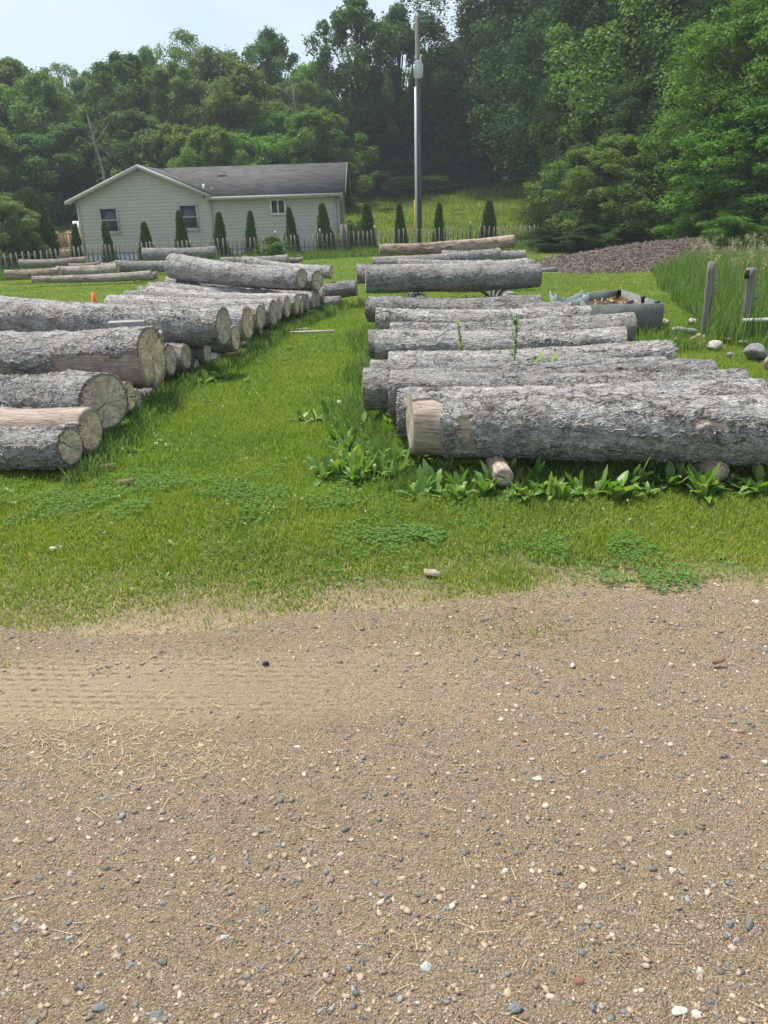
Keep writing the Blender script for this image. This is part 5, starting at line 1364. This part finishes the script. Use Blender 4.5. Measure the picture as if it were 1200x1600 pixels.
# scattered plantain/dandelion patches in the lawn
rs = np.random.default_rng(15)
def clover(n, cx, cy, sx, sy, name, label, size=.012, hh=.035):
    x = cx+rs.normal(size=n)*sx; y = cy+rs.normal(size=n)*sy; k_ = fbm(x*4, y*4, 0, 77) > .5; x, y = x[k_], y[k_]; n = len(x); z = gz(x, y)+hh*(.4+.8*rs.random(n))
    Vs = []; Fs = []
    for k in range(3):
        a = rs.random(n)*.5+k*2.094
        if k == 0: a0 = rs.random(n)*6.28
        t = np.stack([np.cos(a0+k*2.094), np.sin(a0+k*2.094), np.full(n, .25)], 1); b = np.stack([-np.sin(a0+k*2.094), np.cos(a0+k*2.094), np.zeros(n)], 1)
        V, F = quads(np.stack([x, y, z], 1), unit(t), b, size*(.8+.5*rs.random(n)), size*.95); Fs.append(F+sum(len(v) for v in Vs)); Vs.append(V)
    return tag(link(name, npmesh(name, np.concatenate(Vs), np.concatenate(Fs), MAT['clover'])), label, 'clover', kind='stuff')
for px, py, n, sx, sy, lb in [(650, 845, 900, .14, .09, 'dark clover patch in the verge below the right stack'), (950, 860, 900, .16, .08, 'dark clover patch in the verge toward the right'),
        (1020, 912, 500, .13, .05, 'sparse clover runner at the gravel edge on the right'), (300, 770, 2600, .55, .22, 'wide clover patch on the left verge'), (120, 790, 1500, .4, .2, 'clover patch near the left frame edge'), (520, 800, 1400, .4, .2, 'clover patch in the middle of the verge')]:
    p = G(px, py); clover(n, p.x, p.y, sx*1.35, sy*1.35, 'clover', lb, .011, .03)
n = 9000; x, y = scatter(n, 3.5, 8, lambda y: .5*y+.5); 
clover(1, 0, 5, 0, 0, 'clover', 'x') if False else None
n = 90; x, y = scatter(n, 3.6, 7.5, lambda y: .5*y); x = np.where(rs.random(n) < .6, -np.abs(x), x)
V, F = leaf_cloud(np.stack([x, y, gz(x, y)+.05], 1), np.full(n, .005), 20, .006, rs, 1, .0, .5, .3)
tag(link('clover_flowers', npmesh('clover_flowers', V, F, MAT['white_flower'])), 'tiny white clover blossoms dotted over the verge', 'clover blossoms', kind='stuff')
# dandelion clock
p = G(531, 648); dc = empty('dandelion_clock', p, 'single white dandelion clock on a stalk in the lane', 'dandelion')
hd = P(531, 628, p.y).z-p.z
mb = MB(); mb.tube([(0, 0, 0), (.008, 0, hd*.5), (0, 0, hd)], .003, 5); mb.build('stalk', MAT['weed'], dc)
V, F = leaf_cloud([(0, 0, hd)], [.018], 350, .007, rs, 1, 0, .3, .7); link('seed_head', npmesh('seed_head', V, F, MAT['white_flower']), dc)
# tall weeds growing through the right stack
def tall_weed(px, pt, pb_, Y, label, mat, lean, sc):
    a = P(px, pb_, Y); b = P(px+lean, pt, Y); e = empty('tall_weed', a, label, 'weed', 'weeds growing up through the right stack'); d = b-a
    mb = MB(); mb.tube([(0, 0, -.1), d*.5+Vector((.01, 0, 0)), d], [.006, .005, .002], 5); mb.build('stem', mat, e)
    V = []; F = []; r = random.Random(int(px))
    for k in range(46):
        t = k/46; v, f = leaf_blade(.07*sc*r.uniform(.6, 1.2)*(1.1-.5*t), .016*sc, r.uniform(0, .4), r.uniform(0, 6.28), r.uniform(.1, 1.0), 4, 0, tuple(d*t)); b0 = len(V); V += v; F += [tuple(i+b0 for i in q) for q in f]
    link('leaves', npmesh('leaves', np.array(V), np.array(F), mat), e)
    if sc > 1:
        for k in range(4):
            t = .45+.12*k; q = d*t; q2 = q+Vector((r.uniform(-.09, .09), 0, .13)); mb = MB(); mb.tube([q, q2], .003, 4)
            V = []; F = []
            for j in range(9):
                v, f = leaf_blade(.045, .012, .2, r.uniform(0, 6.28), .6, 3, 0, tuple(q.lerp(q2, j/8))); b0 = len(V); V += v; F += [tuple(i+b0 for i in w_) for w_ in f]
            link('side_branch', npmesh('side_branch', np.concatenate([np.array(mb.v), np.array(V)]), [np.array(mb.q), np.array(F)+len(mb.v), np.array(mb.t)], mat), e)
tall_weed(803, 494, 568, 6.78, 'tall feathery green weed standing up before the middle of the right stack', MAT['weed'], 4, 1.25)
tall_weed(722, 502, 552, 7.45, 'short yellowish weed growing between logs left of the tall one', leafmat('yellow_weed', [(.18, .24, .03), (.30, .36, .05)]), -8, .9)
tall_weed(700, 380, 395, 21, 'thin weed', MAT['weed'], 2, .8) if False else None
def patch_weed(px, py, Y, sc, label):
    p = P(px, py, Y); o = link('weed', BIG[0]); o.location = p; o.scale = (sc, sc, sc*1.2); tag(o, label, 'weed', 'leaves poking up between the right stack logs')
patch_weed(628, 578, 6.72, .5, 'green fern like leaves between logs near the left ends of the right stack')
patch_weed(838, 568, 6.7, .55, 'pointed green leaves between logs right of the tall weed'); patch_weed(862, 566, 6.7, .5, 'small upright leaves between logs, farthest right of the three sprouts')

for px, py, Y, sc, lb in ((935, 470, 11.2, .6, 'pale green seedling in the left part of the board bed'), (958, 462, 11.7, .75, 'light green seedling by the back corner of the board bed'), (883, 462, 11.2, .45, 'seedling growing in the curved trough'), (968, 466, 11.4, .5, 'small seedling in the middle of the board bed')):
    p = P(px, py, Y); o = link('weed', DAND[1]); o.location = p-Vector((0, 0, .05)); o.scale = (sc, sc, sc*1.6); tag(o, lb, 'seedling', 'seedlings in the planters')
# rubble in the bed
for i, (px, py, w_) in enumerate(((1000, 474, .12), (1017, 476, .09), (985, 468, .14), (945, 474, .10))):
    rock(px, py, w_, w_*.7, ['pale stone in the middle of the board bed', 'tan stone at the right end of the board bed', 'flat grey stone at the back of the board bed', 'dark stone at the left end of the board bed'][i], (rp, rt, rg, bkd)[i], 60+i, 'stones lying in the board bed')
    o = C.objects[-1]; q = P(px, py, 11.0-.2*i); o.location = q-Vector((0, 0, .02))
# needles and bark litter caught in the crevices of the right stack
rs = np.random.default_rng(33)
sel = [q for q in ALL if q[1].x > -.6 and q[1].x < 1.2 and q[1].y < 12 and q[2].x > 1 and q[0].startswith(('thick scaly', 'grey log', 'rough grey', 'pale grey', 'mottled', 'thin grey'))]
sel.sort(key=lambda q: q[1].y)
Vs = []
for (la, a0, b0, ra0, rb0), (lb_, a1, b1, ra1, rb1) in zip(sel, sel[1:]):
    if a1.y-a0.y > ra0+ra1+.15: continue
    n = 1100; t = rs.random(n)*.9+.05
    A0 = np.array(a0)[None]+(np.array(b0)-np.array(a0))[None]*t[:, None]; A1 = np.array(a1)[None]+(np.array(b1)-np.array(a1))[None]*t[:, None]
    top = np.minimum(A0[:, 2]+ra0, A1[:, 2]+ra1)-.055
    m_ = A0*.5+A1*.5+(A1-A0)*(ra0-ra1)*.5; pos = np.stack([m_[:, 0], m_[:, 1]+rs.normal(size=n)*.022, top+rs.normal(size=n)*.014], 1)
    k = fbm(t*9, 0, 0, int(a0.y*10)) > .42; pos = pos[k]; n = len(pos)
    tt_ = unit(np.stack([rs.normal(size=n), rs.normal(size=n)*.5, rs.normal(size=n)*.35], 1)); bb = unit(np.cross(tt_, rs.normal(size=(n, 3))))
    V, F = quads(pos, tt_, bb, .05+.05*rs.random(n), .007); Vs.append(V)
if Vs:
    V = np.concatenate(Vs)
    tag(link('needle_litter', npmesh('needle_litter', V, np.arange(len(V)).reshape(-1, 4), leafmat('litter', [(.10, .07, .045), (.18, .13, .085), (.28, .21, .14)], 0, .9))), 'brown needles and bark crumbs caught between the right stack logs', 'litter', kind='stuff')
# grass tufts around the rocks and posts
n = 14000; x = rs.uniform(2.8, 6.4, n); y = rs.uniform(8.8, 12.2, n); k = (x > 2.9+.25*(y-9)) & (fbm(x*2.2, y*2.2, 0, 97) > .47); x, y = x[k], y[k]
blades(x, y, .06+.16*rs.random(len(x)), .007+.004*rs.random(len(x)), rs, MAT['tallgrass'], 'long_grass', 'loose long grass tufts around the rocks and fence posts', .8)

# ================================================================== GRAVEL
rs = np.random.default_rng(21)
def ico(sub):
    import bmesh
    bm = bmesh.new(); bmesh.ops.create_icosphere(bm, subdivisions=sub, radius=1); V = np.array([v.co[:] for v in bm.verts]); F = np.array([[v.index for v in f.verts] for f in bm.faces]); bm.free(); return V, F
def pebble_mat(name, cols, rough=.7):
    m = M(name, rough, .35); r = m.island(); n = len(cols)
    c = m.ramp(r, [(i/n, cols[i]) for i in range(n)], 'CONSTANT')
    v = m.coord(); c = m.mix(m.ramp(m.noise(v, 190, 5, .8), [(.36, .6), (.54, .0)]), c, (.36, .275, .18)); m.col(c); m.bump(m.noise(v, 300, 3), .001); return m.m
PC = [(.36, .27, .18), (.10, .115, .12), (.26, .19, .13), (.08, .09, .095), (.43, .34, .24), (.14, .155, .16), (.17, .115, .09), (.115, .13, .13), (.31, .25, .19), (.07, .08, .085), (.38, .29, .2), (.19, .20, .195), (.22, .13, .10), (.30, .23, .16), (.48, .40, .30), (.12, .13, .135), (.34, .25, .19), (.20, .16, .125), (.52, .45, .36), (.16, .10, .08), (.25, .26, .25)]
def pebbles(n, y0, y1, s0, s1, sub, name, label, pw=1.0, half=lambda y: .62*y+.55, cols=PC, flat=.58, sink=.41, cat='gravel', spw=2.2):
    V0, F0 = ico(sub) if sub else (np.array([(1,0,0),(-1,0,0),(0,1,0),(0,-1,0),(0,0,1),(0,0,-1)], float), np.array([(0,2,4),(2,1,4),(1,3,4),(3,0,4),(2,0,5),(1,2,5),(3,1,5),(0,3,5)]))
    y = y0+(y1-y0)*rs.random(n)**pw; x = (rs.random(n)*2-1)*half(y)
    cl = fbm(x*2.5, y*2.5, 0, 91); k = rs.random(n) < .35+1.3*cl*cl*2; x, y = x[k], y[k]; n = len(x)
    tm = np.exp(-((y-2.4)/.22)**2)*sstep(.5, -.5, x); k = rs.random(n) > tm*.9; x, y = x[k], y[k]; n = len(x)
    s = s0+(s1-s0)*rs.random(n)**spw; a = rs.random(n)*6.28
    sc = np.stack([s, s*(.6+.4*rs.random(n)), s*flat*(.6+.6*rs.random(n))], 1)/2
    jit = 1+.34*rs.normal(size=(n, len(V0), 1))*(1 if sub else .8)
    jit = np.clip(jit, .5, 1.5)
    P_ = V0[None]*jit*sc[:, None, :]
    ca, sa = np.cos(a)[:, None], np.sin(a)[:, None]
    X = P_[:, :, 0]*ca-P_[:, :, 1]*sa; Y = P_[:, :, 0]*sa+P_[:, :, 1]*ca
    V = np.stack([X+x[:, None], Y+y[:, None], P_[:, :, 2]+(rz(x, y)+sc[:, 2]*(1-2*sink-.35*rs.random(n)))[:, None]], 2).reshape(-1, 3)
    F = (F0[None]+np.arange(n)[:, None, None]*len(V0)).reshape(-1, 3)
    return tag(link(name, npmesh(name, V, F, pebble_mat(name, cols), sub > 1)), label, cat, kind='stuff')
SAND = [(.58, .47, .33), (.13, .09, .06), (.22, .15, .09), (.50, .38, .24), (.40, .29, .18), (.28, .195, .12), (.48, .37, .24), (.19, .13, .085), (.44, .33, .21), (.34, .245, .155), (.42, .32, .20), (.12, .115, .11), (.45, .36, .25)]
pebbles(8000, .75, 3.3, .007, .024, 1, 'gravel', 'mixed grey blue, tan and reddish pebbles set in the sandy road', .9)
pebbles(600, .75, 2.1, .010, .022, 2, 'gravel', 'larger half buried pebbles of the near road', .9, spw=1.6)
pebbles(26000, .75, 3.4, .0045, .0105, 1, 'gravel', 'fine gravel bits between the pebbles of the road', .9)
pebbles(120000, .75, 2.4, .0025, .0070, 0, 'sand_grains', 'coarse sand grains covering the near road', .8, cols=SAND, cat='sand', flat=.8)
pebbles(60000, 2.2, 3.5, .004, .0075, 0, 'sand_grains', 'coarse sand grains on the road by the verge', 1.0, cols=SAND, cat='sand', flat=.7)
# straw litter
def straw(n, cx, cy, sx, sy, lmin, lmax, name, label, uni=False):
    if uni: x = cx+(rs.random(n)*2-1)*sx; y = cy+(rs.random(n)*2-1)*sy
    else: x = cx+rs.normal(size=n)*sx; y = cy+rs.normal(size=n)*sy
    ln = lmin+(lmax-lmin)*rs.random(n)**2; a = rs.random(n)*6.28
    t = np.stack([np.cos(a), np.sin(a), rs.normal(size=n)*.06], 1); b = np.stack([-np.sin(a), np.cos(a), np.zeros(n)], 1)
    z = rz(x, y)+.004+.003*rs.random(n); p = np.stack([x, y, z], 1)
    w_ = .0005+.0006*rs.random(n)
    V = np.stack([p-b*w_[:, None], p+b*w_[:, None], p+t*ln[:, None]+b*w_[:, None]*.6, p+t*ln[:, None]-b*w_[:, None]*.6], 1).reshape(-1, 3)
    return tag(link(name, npmesh(name, V, np.arange(4*n).reshape(n, 4), MAT['grass_dry'])), label, 'straw', kind='stuff')
straw(700, 0, 2.0, 2.2, 1.2, .01, .075, 'straw', 'single dry straws strewn over the whole road', True)
p = G(110, 1150); straw(700, p.x, p.y, .28, .14, .01, .06, 'straw', 'dense dry straw litter on the road at the left')
p = G(330, 1190); straw(260, p.x, p.y, .25, .08, .01, .05, 'straw', 'thin straw litter right of the dense straw patch')
p = G(620, 1480); straw(35, p.x, p.y, .10, .05, .01, .05, 'straw', 'straws by the bottom centre of the road')
straw(1500, 0, 3.05, 2.4, .14, .01, .05, 'straw', 'dry clippings along the verge of the road', True)
# individual larger stones
SG = 'larger single stones on the road'
def stone(px, py, w_, c, label, seed, h=.55):
    rock(px, py, w_, w_*h, label, c, seed, SG, 'stone', w_*.7, .42, 'stone', 3)
def sc_(n, c): return plain('stone_'+n, c, .4, .8, .25, 160, .001)
cB, cW, cR, cT, cP, cK = sc_('blue', (.15, .16, .16)), sc_('white', (.50, .46, .41)), sc_('red', (.22, .10, .08)), sc_('tan', (.48, .40, .28)), sc_('pink', (.52, .40, .33)), sc_('dark', (.06, .065, .08))
for i, q in enumerate([(415, 1036, .045, cK, 'dark flat stone alone in the sandy wheel track'), (463, 1168, .032, cW, 'white stone left of centre below the sandy track'), (532, 1336, .034, cW, 'upright white stone near the centre of the gravel'),
    (574, 1296, .03, cW, 'white angular stone above the upright white stone'), (558, 1366, .042, cT, 'tan stone just below the upright white stone'), (411, 1424, .036, cB, 'blue grey stone left of centre in the lower gravel'),
    (205, 1510, .04, cB, 'blue grey oval stone in the lower left gravel'), (244, 1588, .05, cB, 'cracked blue grey stone at the bottom edge left'), (157, 1574, .045, cB, 'grey blue flat stone near the bottom left corner'),
    (805, 1574, .050, cB, 'pointed grey blue stone at the bottom edge right of centre'), (904, 1535, .038, cR, 'dark red angular stone in the lower right gravel'), (569, 1468, .028, cR, 'brick red stone in the lower middle gravel'),
    (530, 1522, .022, cR, 'small red stone near the bottom centre'), (1062, 1580, .045, cW, 'white stone at the bottom edge right'), (1088, 1588, .04, cP, 'pinkish stone beside the bottom right white stone'),
    (789, 1364, .036, cW, 'whitish round stone right of centre'), (911, 1385, .036, cT, 'tan grey stone right of the whitish round stone'), (669, 1512, .045, sc_('grey', (.38, .39, .36)), 'pale grey angular stone below the centre'),
    (706, 1416, .028, cW, 'small cream square stone near the centre right'), (885, 970, .045, cB, 'grey stone at the grass edge right'), (1180, 942, .05, cW, 'whitish flat stone on the verge at far right'),
    (1141, 1444, .035, cB, 'blue grey stone at the right of the gravel'), (1013, 1215, .028, cK, 'dark stone in the upper right gravel'), (913, 1207, .026, cW, 'pale stone left of the dark upper right stone'),
    (895, 1040, .035, cW, 'small pale stone on the track right of centre'), (350, 1466, .034, sc_('greyb', (.36, .37, .37)), 'pale grey stone left of the lower blue stone'), (590, 1470, .036, cK, 'black blue stone beside the brick red one'),
    (1170, 1445, .040, cB, 'larger blue grey stone near the right edge'), (840, 1218, .04, cT, 'long tan chip in the upper right gravel'), (355, 1424, .03, cT, 'yellow tan stone left of the blue grey stone')]):
    stone(q[0], q[1], q[2]*.9, q[3], q[4], 100+i)

# ================================================================== HAZE
mb = MB(); mb.box((0, 110, 17.5), (338, 320, 37))
mh = bpy.data.materials.new('haze'); mh.use_nodes = True; th = mh.node_tree; th.nodes.clear()
vo = th.nodes.new('ShaderNodeVolumePrincipled'); vo.inputs['Color'].default_value = (.86, .92, 1, 1); vo.inputs['Density'].default_value = .0010
oo = th.nodes.new('ShaderNodeOutputMaterial'); th.links.new(vo.outputs[0], oo.inputs['Volume'])
tag(mb.build('haze', mh), 'thin bluish summer haze over the yard and wood', 'haze', kind='stuff')
